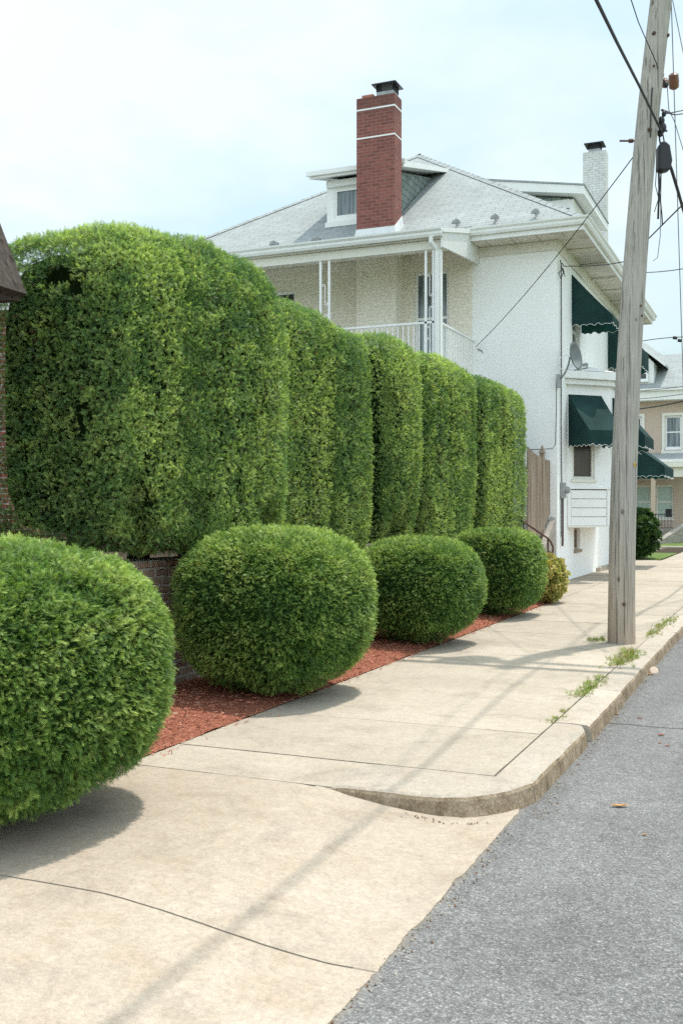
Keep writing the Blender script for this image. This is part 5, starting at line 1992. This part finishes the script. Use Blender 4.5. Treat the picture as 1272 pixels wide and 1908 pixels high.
# main roof slope and hip ending at the right
m.add([(-16.6, 53.1, 7.69), (-3.6, 53.1, 7.69), (-3.6, 64, 7.69), (-16.6, 64, 7.69), (-13, 58.5, 10.8), (-7.2, 58.5, 10.8)],
      [(0, 1, 5, 4), (1, 2, 5), (2, 3, 4, 5), (3, 0, 4)])
m.build('roof', 'shingle', th)
# gabled dormer
m = MB()
gx0, gx1, gy = -8.05, -6.15, 53.6
m.add([(gx0, gy, 7.85), (gx1 - .0, gy, 7.85), (gx1, gy, 9.0), ((gx0 + gx1) / 2, gy, 9.98), (gx0, gy, 9.0)], [(0, 1, 2, 3, 4)])
m.quad((gx1, gy, 7.85), (gx1, 57.5, 7.85), (gx1, 57.5, 9.0), (gx1, gy, 9.0))
dm = m.build('dormer', 'trim_white', th)
m = MB()
xm = (gx0 + gx1) / 2
for s_ in (-1, 1):
    e = xm + s_ * 1.50
    pts = [(xm, gy - .3, 10.22), (e, gy - .3, 8.93), (e, 58.0, 8.93), (xm, 58.0, 10.22)]
    low = [(x, y, z - .12) for x, y, z in pts]
    m.hexa(low + pts if s_ > 0 else low[::-1] + pts[::-1])
m.build('dormer_roof', 'shingle', dm)
m = MB()
for s_ in (-1, 1):
    e = xm + s_ * 1.53
    m.hexa([(xm, gy - .38, 10.05), (e, gy - .38, 8.74), (e, gy - .303, 8.74), (xm, gy - .303, 10.05), (xm, gy - .38, 10.21), (e, gy - .38, 8.90), (e, gy - .303, 8.90), (xm, gy - .303, 10.21)])
m.build('barge_board', 'trim_white', dm)
window(frame((0, gy - .08, 0), (1, 0, 0), (0, -1, 0)), (-7.40, -6.42, 8.12, 8.86), th, fw=.09, depth=.06, trim='white_paint', glass='glass')
# porch
m = MB()
m.hexa([(-16.5, 51.2, 3.82), (-4, 51.2, 3.82), (-4, 53.99, 4.35), (-16.5, 53.99, 4.35), (-16.5, 51.2, 3.92), (-4, 51.2, 3.92), (-4, 53.99, 4.50), (-16.5, 53.99, 4.50)])
m.build('porch_roof', 'shingle', th)
m = MB()
m.box(-16.5, 51.12, 3.68, -4, 51.24, 3.90)
m.box(-16.4, 51.35, 3.22, -4.1, 51.60, 3.68)
m.build('porch_fascia', 'cream_trim', th)
for x in (-15.9, -9.75, -5.93, -4.35):
    m = MB()
    m.box(x - .10, 51.4, 0.723, x + .10, 51.6, 3.218)
    m.build('porch_column', 'cream_house', th)
m = MB()
m.box(-16.4, 51.3, -.1, -4.1, 53.99, 0.72)
m.build('porch_base', 'tan_stone', th)
m = MB()
m.box(-9.6, 51.36, 1.42, -5.0, 51.40, 1.46)
m.box(-9.6, 51.36, .78, -5.0, 51.40, .81)
for x in np.arange(-9.6, -5.0, .14):
    m.box(x, 51.37, .81, x + .022, 51.39, 1.42)
m.build('porch_railing', 'black_metal', th)
m = MB()
m.hexa([(-5.6, 49.6, -.1), (-5.35, 49.6, -.1), (-4.0, 51.2, -.1), (-4.3, 51.2, -.1), (-5.6, 49.6, .25), (-5.35, 49.6, .25), (-4.0, 51.2, 1.2), (-4.3, 51.2, 1.2)])
m.build('step_cheek', 'tan_stone', th)
m = MB()
m.tube([P(1243, 1008, 49.5), P(1300, 968, 50.5)], .05, 6)
m.build('step_rail', 'grey_metal', th)
bench = empty('grill', P(1255, 965, 51.0), 'dark grill or seat box standing on the tan house porch', 'grill')
m = MB()
q = P(1257, 955, 51.9)
m.box(q.x - .45, q.y - .2, q.z - .22, q.x + .45, q.y + .25, q.z + .18)
m.tube([(q.x - .45, q.y, q.z + .18), (q.x - .2, q.y, q.z + .30), (q.x + .2, q.y, q.z + .30), (q.x + .45, q.y, q.z + .18)], .06, 6)
m.build('lid_box', 'black_metal', bench, bevel=.03)
m = MB()
for dx in (-.35, .35):
    m.box(q.x + dx - .03, q.y - .1, .72, q.x + dx + .03, q.y + .1, q.z - .22)
m.build('leg', 'black_metal', bench)

rh = empty('house', (2, 70, 0), 'grey roofed house behind the tan one, at the right edge', 'house')
m = MB()
m.box(-8.2, 66, 0, 16, 76, 8.2)
m.build('wall', 'cream_house', rh)
m = MB()
m.add([(-8.6, 65.5, 8.2), (16.4, 65.5, 8.2), (16.4, 76.5, 8.2), (-8.6, 76.5, 8.2), (-8.6, 71, 11.9), (16.4, 71, 11.9)], [(0, 1, 5, 4), (2, 3, 4, 5), (1, 2, 5), (3, 0, 4)])
m.build('roof', 'shingle', rh)
